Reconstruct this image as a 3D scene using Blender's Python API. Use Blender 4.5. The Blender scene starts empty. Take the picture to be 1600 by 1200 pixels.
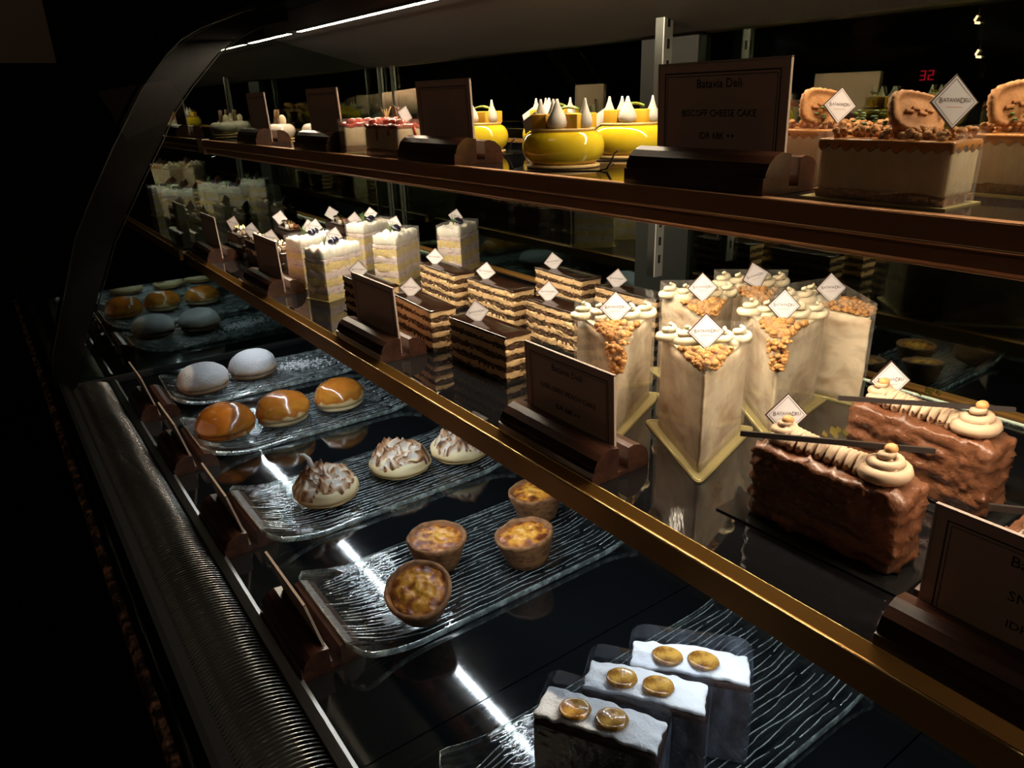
import bpy, math, random
from mathutils import Vector, Matrix, noise
scene = bpy.context.scene
COL = scene.collection
PI = math.pi
R = math.radians
random.seed(7)

# ------------------------------------------------------------------ camera, world, light, exposure
EYE = 1.30                                   # camera height; customer stands at x=0, case runs along +y, its back is +x
ZT, ZM, ZD = EYE - .07, EYE - .30, EYE - .515   # top shelf, middle shelf, lower deck
YE_UP, YE_LOW = 1.76, 1.62                   # end glass above / below the middle shelf
cam_d = bpy.data.cameras.new('camera'); cam = bpy.data.objects.new('camera', cam_d); COL.objects.link(cam)
rt = Vector((0.8118864, -0.58300784, -0.03069728)); dn = Vector((-0.23662107, -0.28053513, -0.93022068)); fw = Vector((0.53371428, 0.76249714, -0.3657146))
cam.matrix_world = Matrix(((rt.x, -dn.x, -fw.x, 0), (rt.y, -dn.y, -fw.y, 0), (rt.z, -dn.z, -fw.z, EYE), (0, 0, 0, 1)))
cam_d.sensor_width = 36; cam_d.lens = 36*1147/1600; cam_d.clip_start = .01; cam_d.clip_end = 50
scene.camera = cam
w = bpy.data.worlds.new('world'); scene.world = w; w.use_nodes = True
w.node_tree.nodes['Background'].inputs[0].default_value = (.9, .75, .6, 1)
w.node_tree.nodes['Background'].inputs[1].default_value = .002
scene.view_settings.view_transform = 'Standard'; scene.view_settings.look = 'None'
scene.view_settings.exposure = 0; scene.view_settings.gamma = 1; scene.view_settings.use_curve_mapping = False
scene.cycles.transparent_max_bounces = 32; scene.cycles.max_bounces = 10; scene.cycles.glossy_bounces = 6
scene.cycles.caustics_reflective = False; scene.cycles.caustics_refractive = False
scene.cycles.sample_clamp_indirect = 3
def area(name, loc, target, sx, sy, power, col):
    d = bpy.data.lights.new(name, 'AREA'); d.shape = 'RECTANGLE'; d.size = sx; d.size_y = sy; d.energy = power; d.color = col
    o = bpy.data.objects.new(name, d); COL.objects.link(o); o.location = loc
    o.rotation_euler = (Vector(target)-Vector(loc)).to_track_quat('-Z', 'Y').to_euler(); return o
area('room_light', (-1.3, .3, 2.75), (.3, .7, 1.0), .6, .6, 1.3, (1, .72, .5))
E_TOP, E_MID, E_LOW, E_NEXT = 105, 150, 105, 1.4
WARM, MIDW, COOL = (1, .80, .56), (1, .83, .62), (.84, .92, 1)

# ------------------------------------------------------------------ helpers
def link(o): COL.objects.link(o); return o
def empty(name, loc=(0, 0, 0), rz=0):
    o = bpy.data.objects.new(name, None); o.empty_display_size = .02; link(o); o.location = loc; o.rotation_euler = (0, 0, rz); return o
def tag(o, label, cat, group=None):
    o['label'] = label; o['category'] = cat
    if group: o['group'] = group
    return o
def struct(o): o['kind'] = 'structure'; return o
def kids(o): return [c for c in COL.objects if c.parent is o]
class Reg: pass
CH = {}
def setpar(o, p):
    o.parent = p; CH.setdefault(p.name, []).append(o)
def copy_tree(o, parent=None):
    c = o.copy(); link(c)
    if parent: setpar(c, parent)
    for ch in CH.get(o.name, []): copy_tree(ch, c)
    return c
def N(x, y, z=0.): return noise.noise(Vector((x, y, z)))

class MB:
    def __init__(s): s.v = []; s.f = []; s.sm = []; s.col = None
    def add(s, vs, fs, smooth=False):
        b = len(s.v); s.v += [tuple(v) for v in vs]; s.f += [tuple(b+i for i in f) for f in fs]; s.sm += [smooth]*len(fs); return s
    def box(s, x0, y0, z0, x1, y1, z1):
        vs = [(x0,y0,z0),(x1,y0,z0),(x1,y1,z0),(x0,y1,z0),(x0,y0,z1),(x1,y0,z1),(x1,y1,z1),(x0,y1,z1)]
        return s.add(vs, [(0,3,2,1),(4,5,6,7),(0,1,5,4),(1,2,6,5),(2,3,7,6),(3,0,4,7)])
    def prism(s, poly, z0, z1, nz=1, disp=None, smooth=False, sub=1, topnoise=0):
        P = []
        for i in range(len(poly)):
            a, b = poly[i], poly[(i+1) % len(poly)]
            for k in range(sub): t = k/sub; P.append((a[0]+(b[0]-a[0])*t, a[1]+(b[1]-a[1])*t))
        n = len(P); vs = []
        for j in range(nz+1):
            z = z0+(z1-z0)*j/nz
            for (x, y) in P:
                q = (x, y, z)
                if disp: q = disp(q)
                vs.append(q)
        fs = [(j*n+i, j*n+(i+1) % n, (j+1)*n+(i+1) % n, (j+1)*n+i) for j in range(nz) for i in range(n)]
        fs.append(tuple(range(n-1, -1, -1))); fs.append(tuple(nz*n+i for i in range(n)))
        return s.add(vs, fs, smooth)
    def extr_y(s, prof, y0, y1, smooth=False):            # profile in (x,z), extruded along y
        n = len(prof)
        vs = [(x, y0, z) for x, z in prof]+[(x, y1, z) for x, z in prof]
        fs = [(i, (i+1) % n, n+(i+1) % n, n+i) for i in range(n)]
        fs += [tuple(range(n-1, -1, -1)), tuple(range(n, 2*n))]
        return s.add(vs, fs, smooth)
    def rbox(s, hx, hy, hz, r, step=.006, disp=None, c=(0, 0, 0)):
        def ax(h):
            n = max(1, int(round(2*(h-r)/step)))
            core = [-(h-r)+2*(h-r)*i/n for i in range(n+1)]
            return [-h, -h+.3*r, ] + core + [h-.3*r, h]
        X, Y, Z = ax(hx), ax(hy), ax(hz); D = {}; vs = []; fs = []
        def vid(i, j, k):
            if (i, j, k) in D: return D[(i, j, k)]
            q = (X[i], Y[j], Z[k]); inn = [max(-(h-r), min(h-r, a)) for a, h in zip(q, (hx, hy, hz))]
            d = Vector(q)-Vector(inn)
            if d.length > 1e-9: d.normalize()
            p = Vector(inn)+d*r
            if disp: p = Vector(disp(p, d))
            D[(i, j, k)] = len(vs); vs.append((p.x+c[0], p.y+c[1], p.z+c[2])); return D[(i, j, k)]
        a, b, e = len(X)-1, len(Y)-1, len(Z)-1
        for i in range(a):
            for j in range(b):
                fs.append((vid(i, j, 0), vid(i, j+1, 0), vid(i+1, j+1, 0), vid(i+1, j, 0)))
                fs.append((vid(i, j, e), vid(i+1, j, e), vid(i+1, j+1, e), vid(i, j+1, e)))
        for i in range(a):
            for k in range(e):
                fs.append((vid(i, 0, k), vid(i+1, 0, k), vid(i+1, 0, k+1), vid(i, 0, k+1)))
                fs.append((vid(i, b, k), vid(i, b, k+1), vid(i+1, b, k+1), vid(i+1, b, k)))
        for j in range(b):
            for k in range(e):
                fs.append((vid(0, j, k), vid(0, j, k+1), vid(0, j+1, k+1), vid(0, j+1, k)))
                fs.append((vid(a, j, k), vid(a, j+1, k), vid(a, j+1, k+1), vid(a, j, k+1)))
        return s.add(vs, fs, True)
    def sph(s, c, rx, ry, rz, nu=16, nv=10, disp=None):
        vs = []
        for j in range(nv+1):
            t = PI*j/nv
            for i in range(nu):
                p = 2*PI*i/nu; d = Vector((math.sin(t)*math.cos(p), math.sin(t)*math.sin(p), math.cos(t)))
                k = 1+(disp(d) if disp else 0)
                vs.append((c[0]+d.x*rx*k, c[1]+d.y*ry*k, c[2]+d.z*rz*k))
        fs = [(j*nu+i, (j+1)*nu+i, (j+1)*nu+(i+1) % nu, j*nu+(i+1) % nu) for j in range(nv) for i in range(nu)]
        return s.add(vs, fs, True)
    def lathe(s, prof, n=24, disp=None, c=(0, 0, 0), ex=1, ey=1):
        vs = []
        for (r, z) in prof:
            for i in range(n):
                a = 2*PI*i/n; q = (r*math.cos(a)*ex, r*math.sin(a)*ey, z)
                if disp: q = disp(q, a)
                vs.append((q[0]+c[0], q[1]+c[1], q[2]+c[2]))
        m = len(prof)
        fs = [(j*n+i, j*n+(i+1) % n, (j+1)*n+(i+1) % n, (j+1)*n+i) for j in range(m-1) for i in range(n)]
        fs += [tuple(range(n-1, -1, -1)), tuple((m-1)*n+i for i in range(n))]
        return s.add(vs, fs, True)
    def tube(s, pts, r, n=6, taper=None):
        vs = []; m = len(pts); pts = [Vector(p) for p in pts]
        up = Vector((0, 0, 1))
        for k, p in enumerate(pts):
            t = (pts[min(k+1, m-1)]-pts[max(k-1, 0)]).normalized()
            a = t.cross(up)
            if a.length < 1e-4: a = t.cross(Vector((1, 0, 0)))
            a.normalize(); b = t.cross(a); rr = r*(taper(k/(m-1)) if taper else 1)
            for i in range(n):
                q = p+(a*math.cos(2*PI*i/n)+b*math.sin(2*PI*i/n))*rr; vs.append(tuple(q))
        fs = [(k*n+i, k*n+(i+1) % n, (k+1)*n+(i+1) % n, (k+1)*n+i) for k in range(m-1) for i in range(n)]
        fs += [tuple(range(n-1, -1, -1)), tuple((m-1)*n+i for i in range(n))]
        return s.add(vs, fs, True)
    def xf(s, M, start=0):
        s.v[start:] = [tuple(M @ Vector(v)) for v in s.v[start:]]; return s
    def build(s, name, mat, parent=None, loc=None, rot=None, attr=None):
        me = bpy.data.meshes.new(name); me.from_pydata(s.v, [], s.f); me.materials.append(mat)
        me.polygons.foreach_set('use_smooth', s.sm)
        if attr:
            at = me.attributes.new('tone', 'FLOAT', 'POINT'); at.data.foreach_set('value', attr)
        me.update()
        o = bpy.data.objects.new(name, me); link(o)
        if parent: setpar(o, parent)
        if loc: o.location = loc
        if rot: o.rotation_euler = rot
        return o

# ------------------------------------------------------------------ materials
def newmat(name):
    m = bpy.data.materials.new(name); m.use_nodes = True; nt = m.node_tree; nt.nodes.clear()
    out = nt.nodes.new('ShaderNodeOutputMaterial'); return m, nt, out
def coords(nt, scale):
    tc = nt.nodes.new('ShaderNodeTexCoord'); mp = nt.nodes.new('ShaderNodeMapping')
    mp.inputs['Scale'].default_value = scale if hasattr(scale, '__len__') else (scale,)*3
    nt.links.new(tc.outputs['Object'], mp.inputs[0]); return mp.outputs[0]
def noise_n(nt, scale, detail=4, rough=.6, dist=0):
    n = nt.nodes.new('ShaderNodeTexNoise'); n.inputs['Scale'].default_value = 1; n.inputs['Detail'].default_value = detail
    n.inputs['Roughness'].default_value = rough; n.inputs['Distortion'].default_value = dist
    nt.links.new(coords(nt, scale), n.inputs['Vector']); return n.outputs['Fac']
def ramp(nt, fac, stops):
    r = nt.nodes.new('ShaderNodeValToRGB'); e = r.color_ramp.elements
    while len(e) < len(stops): e.new(.5)
    for k, (p, c) in enumerate(stops): e[k].position = p; e[k].color = (*c, 1)
    nt.links.new(fac, r.inputs[0]); return r.outputs[0]
def M(name, col, rough=.5, metal=0, ior=1.45, coat=0, c2=None, ns=120, lo=.35, hi=.65, bump=0, bs=300, bd=.001, sub=0, tone=None, dist=0, det=4, crough=.05):
    m, nt, out = newmat(name); p = nt.nodes.new('ShaderNodeBsdfPrincipled')
    p.inputs['Base Color'].default_value = (*col, 1); p.inputs['Roughness'].default_value = rough; p.inputs['Metallic'].default_value = metal
    p.inputs['IOR'].default_value = ior; p.inputs['Coat Weight'].default_value = coat; p.inputs['Coat Roughness'].default_value = crough
    if sub:
        p.inputs['Subsurface Weight'].default_value = sub; p.inputs['Subsurface Radius'].default_value = (1, .6, .35); p.inputs['Subsurface Scale'].default_value = .004
    if tone:
        a = nt.nodes.new('ShaderNodeAttribute'); a.attribute_name = 'tone'; nt.links.new(ramp(nt, a.outputs['Fac'], tone), p.inputs['Base Color'])
    elif c2:
        nt.links.new(ramp(nt, noise_n(nt, ns, det, dist=dist), [(lo, col), (hi, c2)]), p.inputs['Base Color'])
    if bump:
        b = nt.nodes.new('ShaderNodeBump'); b.inputs['Strength'].default_value = bump; b.inputs['Distance'].default_value = bd
        nt.links.new(noise_n(nt, bs, 5, .65), b.inputs['Height']); nt.links.new(b.outputs[0], p.inputs['Normal'])
    nt.links.new(p.outputs[0], out.inputs[0]); return m
def thin(name, base=.04, power=4., top=.8, tint=(1, 1, 1), gl=(1, 1, 1), rough=.02, haze=0, hs=200, hazecol=(1, 1, 1), bump=0, bs=40, bd=.002):
    """thin clear sheet: see-through, mirror-like at grazing angles, optional milky film"""
    m, nt, out = newmat(name); L = nt.links.new
    tr = nt.nodes.new('ShaderNodeBsdfTransparent'); tr.inputs[0].default_value = (*tint, 1)
    g = nt.nodes.new('ShaderNodeBsdfGlossy'); g.inputs[0].default_value = (*gl, 1); g.inputs['Roughness'].default_value = rough
    if bump:
        b = nt.nodes.new('ShaderNodeBump'); b.inputs['Strength'].default_value = bump; b.inputs['Distance'].default_value = bd
        L(noise_n(nt, bs, 3), b.inputs['Height']); L(b.outputs[0], g.inputs['Normal'])
    lw = nt.nodes.new('ShaderNodeLayerWeight'); lw.inputs['Blend'].default_value = .5
    pw = nt.nodes.new('ShaderNodeMath'); pw.operation = 'POWER'; pw.inputs[1].default_value = power; L(lw.outputs['Facing'], pw.inputs[0])
    mr = nt.nodes.new('ShaderNodeMapRange'); mr.inputs['To Min'].default_value = base; mr.inputs['To Max'].default_value = top; L(pw.outputs[0], mr.inputs['Value'])
    mx = nt.nodes.new('ShaderNodeMixShader'); L(mr.outputs[0], mx.inputs[0]); L(tr.outputs[0], mx.inputs[1]); L(g.outputs[0], mx.inputs[2])
    last = mx.outputs[0]
    if haze:
        d = nt.nodes.new('ShaderNodeBsdfDiffuse'); d.inputs[0].default_value = (*hazecol, 1)
        m2 = nt.nodes.new('ShaderNodeMixShader'); h = nt.nodes.new('ShaderNodeMapRange')
        h.inputs['From Min'].default_value = .4; h.inputs['From Max'].default_value = .75; h.inputs['To Min'].default_value = haze*.35; h.inputs['To Max'].default_value = haze*1.8
        L(noise_n(nt, hs, 5), h.inputs['Value']); L(h.outputs[0], m2.inputs[0]); L(last, m2.inputs[1]); L(d.outputs[0], m2.inputs[2]); last = m2.outputs[0]
    L(last, out.inputs[0]); return m
def emit(name, col, s):
    m, nt, out = newmat(name); e = nt.nodes.new('ShaderNodeEmission'); e.inputs[0].default_value = (*col, 1); e.inputs[1].default_value = s
    nt.links.new(e.outputs[0], out.inputs[0]); return m

m_glass = thin('curved_front_glass', .035, 5, .5, (.985, 1, .985))
m_back = thin('dark_back_glass', .22, 3, .8, (.62, .60, .56), (.72, .86, .70), .015)
m_end = thin('tinted_end_glass', .30, 3, .85, (.30, .36, .32), (.72, .86, .78), .015)
m_film = thin('acetate_film', .05, 3, .75, (.97, .97, .97), rough=.05, haze=.10, hs=(160, 160, 30), bump=.3, bs=60)
m_filmw = thin('misted_acetate_film', .05, 3, .75, (.98, .98, .97), rough=.06, haze=.09, hs=(90, 90, 60), hazecol=(.98, .92, .82), bump=.25, bs=40)
m_film2 = thin('blue_clear_film', .06, 3, .8, (.93, .95, 1), rough=.04, haze=.10, hs=(60, 60, 30), hazecol=(.7, .8, 1), bump=.3, bs=40)
m_acryl = thin('clear_acrylic', .04, 4, .6, (.98, .96, .95), haze=.02)
m_tray = thin('ribbed_tray_glass', .09, 3, .7, (.93, .96, .94), rough=.05, haze=.012, hs=(30, 200, 30), hazecol=(.8, .95, 1), bump=.5, bs=(20, 200, 10), bd=.003)
m_trayrib = thin('tray_rib_glass', .30, 1.5, .8, (.93, .97, .95), rough=.22, haze=.34, hs=(60, 60, 60), hazecol=(.9, .97, 1))  # whitish haze puts the highlights along the ribs into the colour
m_trayedge = thin('pale_green_tray_edge', .25, 2, .8, (.80, .90, .85), rough=.12, haze=.36, hs=80, hazecol=(.78, .92, .86))
m_shelf = M('black_mirror_shelf', (.006, .006, .007), .03, ior=1.85)
m_black = M('black_lacquer_frame', (.004, .004, .004), .22, ior=1.35)
m_matte = M('matte_black', (.01, .009, .008), .6)
m_gold = M('bronze_gold_trim', (.40, .20, .045), .42, .5)
m_brown = M('bronze_brown_trim', (.50, .24, .11), .42, .45)
m_bead = M('polished_gold', (.95, .62, .26), .25, .8)
m_bead2 = M('bronze_bead', (.75, .45, .25), .3, .7)
m_steel = M('brushed_steel', (.55, .55, .53), .28, 1, c2=(.40, .40, .39), ns=(60, 4, 60))
m_frame = M('dark_door_frame', (.014, .018, .016), .4)
m_post = M('bright_steel', (.85, .84, .80), .3, .7)
m_rail = M('satin_black_rail', (.006, .006, .006), .7, ior=1.15)
m_slat = M('grille_metal', (.30, .29, .28), .20, 1)
m_dark_steel = M('dark_steel', (.16, .17, .16), .3, 1)
m_header = M('grey_case_header', (.16, .15, .16), .45)
m_wood = M('dark_stained_wood', (.075, .028, .016), .30, c2=(.030, .011, .007), ns=(150, 8, 150), coat=.4, crough=.2, bump=.15, bs=(300, 10, 300))
m_cardp = M('taupe_price_card', (.62, .42, .33), .55)
m_ink = M('dark_brown_ink', (.035, .015, .01), .6)
m_pale_edge = M('pale_acrylic_edge', (.55, .43, .36), .3)
m_white = M('white_card', (.78, .74, .76), .5)
m_cardback = M('brown_card_back', (.06, .025, .015), .5)
m_cardtxt = M('brown_card_print', (.10, .05, .035), .6)
m_gboard = M('gold_cake_board', (.58, .50, .24), .34, .55)
m_bboard = M('black_cake_board', (.012, .012, .012), .15)
m_glaze = M('chocolate_mirror_glaze', (.022, .009, .005), .13, coat=.6, crough=.08)
m_spd = M('coffee_sponge', (.060, .024, .010), .85, c2=(.42, .25, .11), ns=(200, 200, 420), lo=.50, hi=.72, bump=1, bs=500, bd=.003)
m_crt = M('coffee_buttercream', (.74, .50, .26), .6, c2=(.30, .15, .06), ns=(120, 120, 300), lo=.56, hi=.76, bump=.7, bs=350, bd=.002)
m_spy = M('yellow_sponge', (.66, .46, .12), .85, c2=(.80, .66, .30), ns=260, bump=.7, bs=420, bd=.0015)
m_lil = M('blueberry_cream', (.72, .60, .56), .65, c2=(.34, .20, .24), ns=(90, 90, 220), lo=.52, hi=.74, bump=.3, bs=250)
m_whip = M('whipped_cream', (.86, .83, .74), .6, bump=.4, bs=150, bd=.002, sub=.3)
m_berry = M('blueberry_skin', (.012, .012, .03), .15, coat=.6)
m_herb = M('green_herb', (.10, .20, .05), .5)
m_leaf = M('red_veined_leaf', (.22, .36, .06), .45, c2=(.30, .03, .04), ns=180, lo=.55, hi=.62)
m_marble = M('marbled_peach_cream', (.86, .72, .52), .6, c2=(.42, .25, .12), ns=(22, 22, 40), lo=.42, hi=.72, bump=.3, bs=120, dist=.5, sub=.1, det=2.5)
m_crumb = M('golden_crumble', (.40, .175, .05), .8, c2=(.60, .31, .11), ns=260, bump=.6, bs=500)
m_crumb2 = M('brown_crumble', (.36, .16, .055), .8, c2=(.50, .26, .10), ns=260, bump=.6, bs=500)
m_rose = M('vanilla_buttercream', (.86, .74, .52), .5, bump=.2, bs=300, sub=.2)
m_choc = M('milk_chocolate_coat', (.13, .046, .020), .30, c2=(.20, .080, .040), ns=60, bump=.6, bs=90, bd=.004, coat=.4, crough=.18)
m_mocha = M('mocha_cream', (.55, .38, .25), .55, bump=.2, bs=300)
m_nut = M('caramel_peanut', (.62, .30, .11), .4)
m_gleaf = M('gold_leaf', (.95, .70, .18), .25, 1)
m_stick = M('dark_chocolate_strip', (.03, .022, .02), .35)
m_yglz = M('yellow_mirror_glaze', (.88, .62, .015), .12, coat=.8, crough=.04, c2=(.93, .70, .04), ns=20)
m_mango = M('mango_cube', (.95, .52, .03), .3, c2=(.98, .64, .08), ns=60, sub=.2)
m_meri = M('white_meringue', (.80, .74, .66), .45, bump=.15, bs=200)
m_biscuit = M('pale_biscuit', (.82, .58, .26), .6)
m_wglz = M('white_mirror_glaze', (.74, .66, .56), .22, coat=.5)
m_cig = M('striped_chocolate_curl', (.10, .045, .02), .35, c2=(.42, .25, .13), ns=(300, 300, 20), lo=.55, hi=.62)
m_chs = M('cheesecake_cream', (.80, .62, .36), .5, c2=(.86, .70, .46), ns=60, sub=.2, bump=.15, bs=120)
m_crust = M('crumb_crust', (.20, .09, .035), .85, c2=(.36, .19, .08), ns=350, bump=.7, bs=450)
m_straw = M('strawberry_jelly', (.50, .03, .025), .12, c2=(.75, .16, .10), ns=80, coat=.8)
m_caram = M('caramel_topping', (.55, .24, .065), .35, coat=.3)
m_cookie = M('spiced_cookie', (.42, .18, .060), .7, c2=(.54, .26, .10), ns=150, bump=.4, bs=350)
m_dough = M('bun_dough', (.80, .58, .30), .6)
m_powder = M('powdered_bun_skin', (.5, .5, .5), .85, tone=[(.15, (.46, .26, .13)), (.50, (.66, .48, .33)), (.68, (.72, .67, .64)), (1, (.78, .77, .78))], bump=.9, bs=420, bd=.003)
m_glazed = M('caramel_glazed_bun', (.5, .5, .5), .22, tone=[(0, (.84, .66, .38)), (.30, (.80, .56, .24)), (.42, (.46, .14, .02)), (.7, (.60, .24, .03)), (1, (.50, .16, .02))], coat=1, crough=.03, bump=.12, bs=60, bd=.003)
m_bunpale = M('pale_baked_bun', (.5, .5, .5), .55, tone=[(0, (.55, .28, .09)), (.35, (.78, .56, .26)), (1, (.84, .70, .42))], bump=.1, bs=100)
m_toast = M('toasted_meringue', (.5, .5, .5), .45, tone=[(0, (.82, .80, .77)), (.36, (.80, .70, .58)), (.52, (.56, .32, .16)), (.68, (.26, .11, .045)), (.9, (.07, .03, .013))])
m_shell = M('flaky_tart_shell', (.36, .16, .055), .65, c2=(.11, .040, .016), ns=(90, 90, 160), lo=.42, hi=.68, bump=.7, bs=(120, 120, 400), bd=.002)
m_cust = M('burnt_custard', (.5,.5,.5), .25, tone=[(0, (.95, .56, .12)), (.35, (.82, .36, .045)), (.6, (.40, .12, .025)), (.85, (.14, .035, .010))], coat=.12, crough=.15, bump=.6, bs=120, bd=.003)
m_choccake = M('chocolate_loaf', (.030, .016, .012), .85, c2=(.055, .03, .022), ns=400, bump=.7, bs=400)
m_sugar = M('icing_sugar', (.86, .87, .90), .9, bump=.6, bs=350, bd=.002)
m_banana = M('caramelised_banana', (.66, .36, .07), .18, c2=(.20, .07, .010), ns=90, lo=.40, hi=.66, coat=.8, bump=.5, bs=150)
m_granite = M('brown_granite', (.05, .035, .03), .35, c2=(.95, .52, .30), ns=75, lo=.48, hi=.68)
m_wall = M('dark_room_wall', (.02, .017, .015), .8)
m_beige = M('beige_wall_board', (.34, .27, .22), .8, bump=.1, bs=80)
m_floor = M('dark_floor', (.012, .010, .009), .35)
m_brownshelf = M('walnut_brown_face', (.20, .095, .045), .4)
def m_deck_f():
    m, nt, out = newmat('brushed_black_deck'); p = nt.nodes.new('ShaderNodeBsdfPrincipled'); L = nt.links.new
    p.inputs['Base Color'].default_value = (.006, .007, .008, 1); p.inputs['IOR'].default_value = 2.1
    n1 = noise_n(nt, (14, 900, 14), 3, .6)
    mr = nt.nodes.new('ShaderNodeMapRange'); mr.inputs['From Min'].default_value = .35; mr.inputs['From Max'].default_value = .7; mr.inputs['To Min'].default_value = .035; mr.inputs['To Max'].default_value = .11
    L(n1, mr.inputs['Value']); L(mr.outputs[0], p.inputs['Roughness'])
    b = nt.nodes.new('ShaderNodeBump'); b.inputs['Strength'].default_value = .06; b.inputs['Distance'].default_value = .0003; L(n1, b.inputs['Height']); L(b.outputs[0], p.inputs['Normal'])
    L(p.outputs[0], out.inputs[0]); return m
m_deck = m_deck_f()

# ------------------------------------------------------------------ lettering
_tc = {}
def text_mesh(lines):
    """lines: (text, size, x, z, align) in the xz plane facing -y -> one mesh"""
    key = str(lines)
    if key in _tc: return _tc[key]
    vs, fs = [], []
    dg = bpy.context.evaluated_depsgraph_get
    for (t, size, x, z, al) in lines:
        cu = bpy.data.curves.new('tmp', 'FONT'); cu.body = t; cu.size = size; cu.align_x = al; cu.resolution_u = 2; cu.offset = 0
        o = bpy.data.objects.new('tmp', cu); COL.objects.link(o); bpy.context.view_layer.update()
        me = bpy.data.meshes.new_from_object(o.evaluated_get(dg())); b = len(vs)
        vs += [(v.co.x+x, 0, v.co.y+z) for v in me.vertices]; fs += [tuple(b+i for i in p.vertices) for p in me.polygons]
        bpy.data.objects.remove(o); bpy.data.curves.remove(cu); bpy.data.meshes.remove(me)
    me = bpy.data.meshes.new('lettering'); me.from_pydata(vs, [], fs); _tc[key] = me; return me
def lettering(lines, mat, parent, loc, name='lettering'):
    me = text_mesh(lines)
    if not me.materials: me.materials.append(mat)
    o = bpy.data.objects.new(name, me); link(o); setpar(o, parent); o.location = loc; return o

# ------------------------------------------------------------------ the room and the case
def room():
    b = MB().box(-2.2, -1.6, -.02, 2.8, 4.2, 0); struct(b.build('floor', m_floor))
    for nm, q in (('wall_back', (2.8, -1.6, 0, 2.85, 4.2, 3)), ('wall_front', (-2.25, -1.6, 0, -2.2, 4.2, 3)), ('wall_left', (-2.2, 4.2, 0, 2.8, 4.25, 3)), ('wall_right', (-2.2, -1.65, 0, 2.8, -1.6, 3))):
        struct(MB().box(*q).build(nm, m_wall))
    struct(MB().box(-2.2, -1.6, 3.0, 2.8, 4.2, 3.02).build('ceiling', m_wall))
room()
Y0 = -.30                                               # near end of the case, outside the frame
def lin(pts, s): return [(x*s, z*s) for x, z in pts]
GL = [(.028, -.505), (.044, -.44), (.075, -.345), (.129, -.226), (.175, -.146), (.223, -.069), (.262, -.013), (.292, .030), (.325, .066), (.362, .097), (.412, .130), (.48, .157), (.56, .176)]
def case():
    c = empty('display_case', (0, 0, 0)); tag(c, 'long black glass-fronted refrigerated pastry case with a curved front', 'display case')
    # plinth and body
    MB().extr_y([(.045, 0), (.9, 0), (.9, .70), (.03, .70)], Y0, 2.7).build('plinth', m_matte, c)
    # front rails below the glass
    prof = [(.040, .70), (.058, .70), (.062, EYE-.507), (.052, EYE-.497), (.046, EYE-.497), (.040, EYE-.515)]
    MB().extr_y(prof, Y0, 2.7).build('front_rail', m_rail, c)
    r = MB(); r.tube([(.0385, Y0, EYE-.532), (.0385, 2.7, EYE-.532)], .009, 12); r.build('handle_rail', m_black, c)
    # curved front glass: one pane before the end frame, one beyond it
    for (a, b) in ((Y0, 1.60), (1.645, 2.7)):
        g = MB(); pts = []
        for i in range(len(GL)-1):
            for k in range(4):
                t = k/4; pts.append((GL[i][0]*(1-t)+GL[i+1][0]*t, GL[i][1]*(1-t)+GL[i+1][1]*t))
        pts.append(GL[-1])
        for _ in range(3): pts = [pts[0]]+[((pts[i-1][0]+2*pts[i][0]+pts[i+1][0])/4, (pts[i-1][1]+2*pts[i][1]+pts[i+1][1])/4) for i in range(1, len(pts)-1)]+[pts[-1]]
        n = len(pts); vs = [(x, a, z+EYE) for x, z in pts]+[(x, b, z+EYE) for x, z in pts]
        g.add(vs, [(i, i+1, n+i+1, n+i) for i in range(n-1)], True); g.build('front_glass', m_glass, c)
    # curved black frame between the two sections
    outer = lin([(.035, -.50), (.044, -.430), (.129, -.217), (.175, -.140), (.223, -.066), (.261, -.013), (.290, .029), (.320, .063), (.345, .090), (.374, .114), (.412, .134), (.50, .165), (.62, .185)], 1.035)
    inner = lin([(.070, -.50), (.099, -.42), (.189, -.232), (.219, -.187), (.259, -.126), (.302, -.064), (.337, -.009), (.377, .035), (.434, .090), (.477, .118), (.525, .139), (.58, .150), (.64, .160)], 1.035)
    f = MB(); n = len(outer); vs = []
    for yy in (1.605, 1.64):
        vs += [(x, yy, z+EYE) for x, z in outer]+[(x, yy, z+EYE) for x, z in inner]
    fs = []
    for i in range(n-1):
        fs += [(i, n+i, n+i+1, i+1), (2*n+i, 2*n+i+1, 3*n+i+1, 3*n+i), (i, i+1, 2*n+i+1, 2*n+i), (n+i, 3*n+i, 3*n+i+1, n+i+1)]
    f.add(vs, fs, False); f.build('curved_frame', m_black, c)
    e = MB(); e.tube([(x, 1.603, z+EYE) for x, z in outer], .0016, 5); e.tube([(x+.004, 1.602, z+EYE) for x, z in inner[1:]], .0012, 5); e.build('frame_edge', m_dark_steel, c)
    # end glass below the middle shelf, and above it
    MB().prism([(.066, YE_LOW), (.87, YE_LOW), (.87, YE_LOW+.006), (.066, YE_LOW+.006)], ZD+.003, ZM-.032).build('end_glass', m_end, c)
    MB().box(.066, YE_LOW-.004, ZD, .87, YE_LOW+.010, ZD+.006).build('end_glass_gasket', m_matte, c)
    g = MB(); poly = [(.330, ZM+.003)]+[(x, z+EYE) for x, z in inner[5:]]+[(.87, EYE+.165), (.87, ZM+.003)]
    n = len(poly); g.add([(x, YE_UP, z) for x, z in poly], [tuple(range(n))]); g.build('end_glass', m_end, c)
    # back glass doors, frame posts, header, canopy
    for (a, b, x) in ((Y0, .755, .870), (.865, 1.92, .870), (1.90, 2.7, .878)):
        MB().box(x, a, ZD, x+.005, b, EYE+.09).build('back_glass', m_back, c)
    MB().box(.862, .755, ZD, .885, .865, EYE+.12).build('back_door_frame', m_frame, c)
    for yy in (1.690, 1.757): MB().box(.864, yy, ZD, .869, yy+.004, EYE+.12).build('door_edge', m_steel, c)
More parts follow.
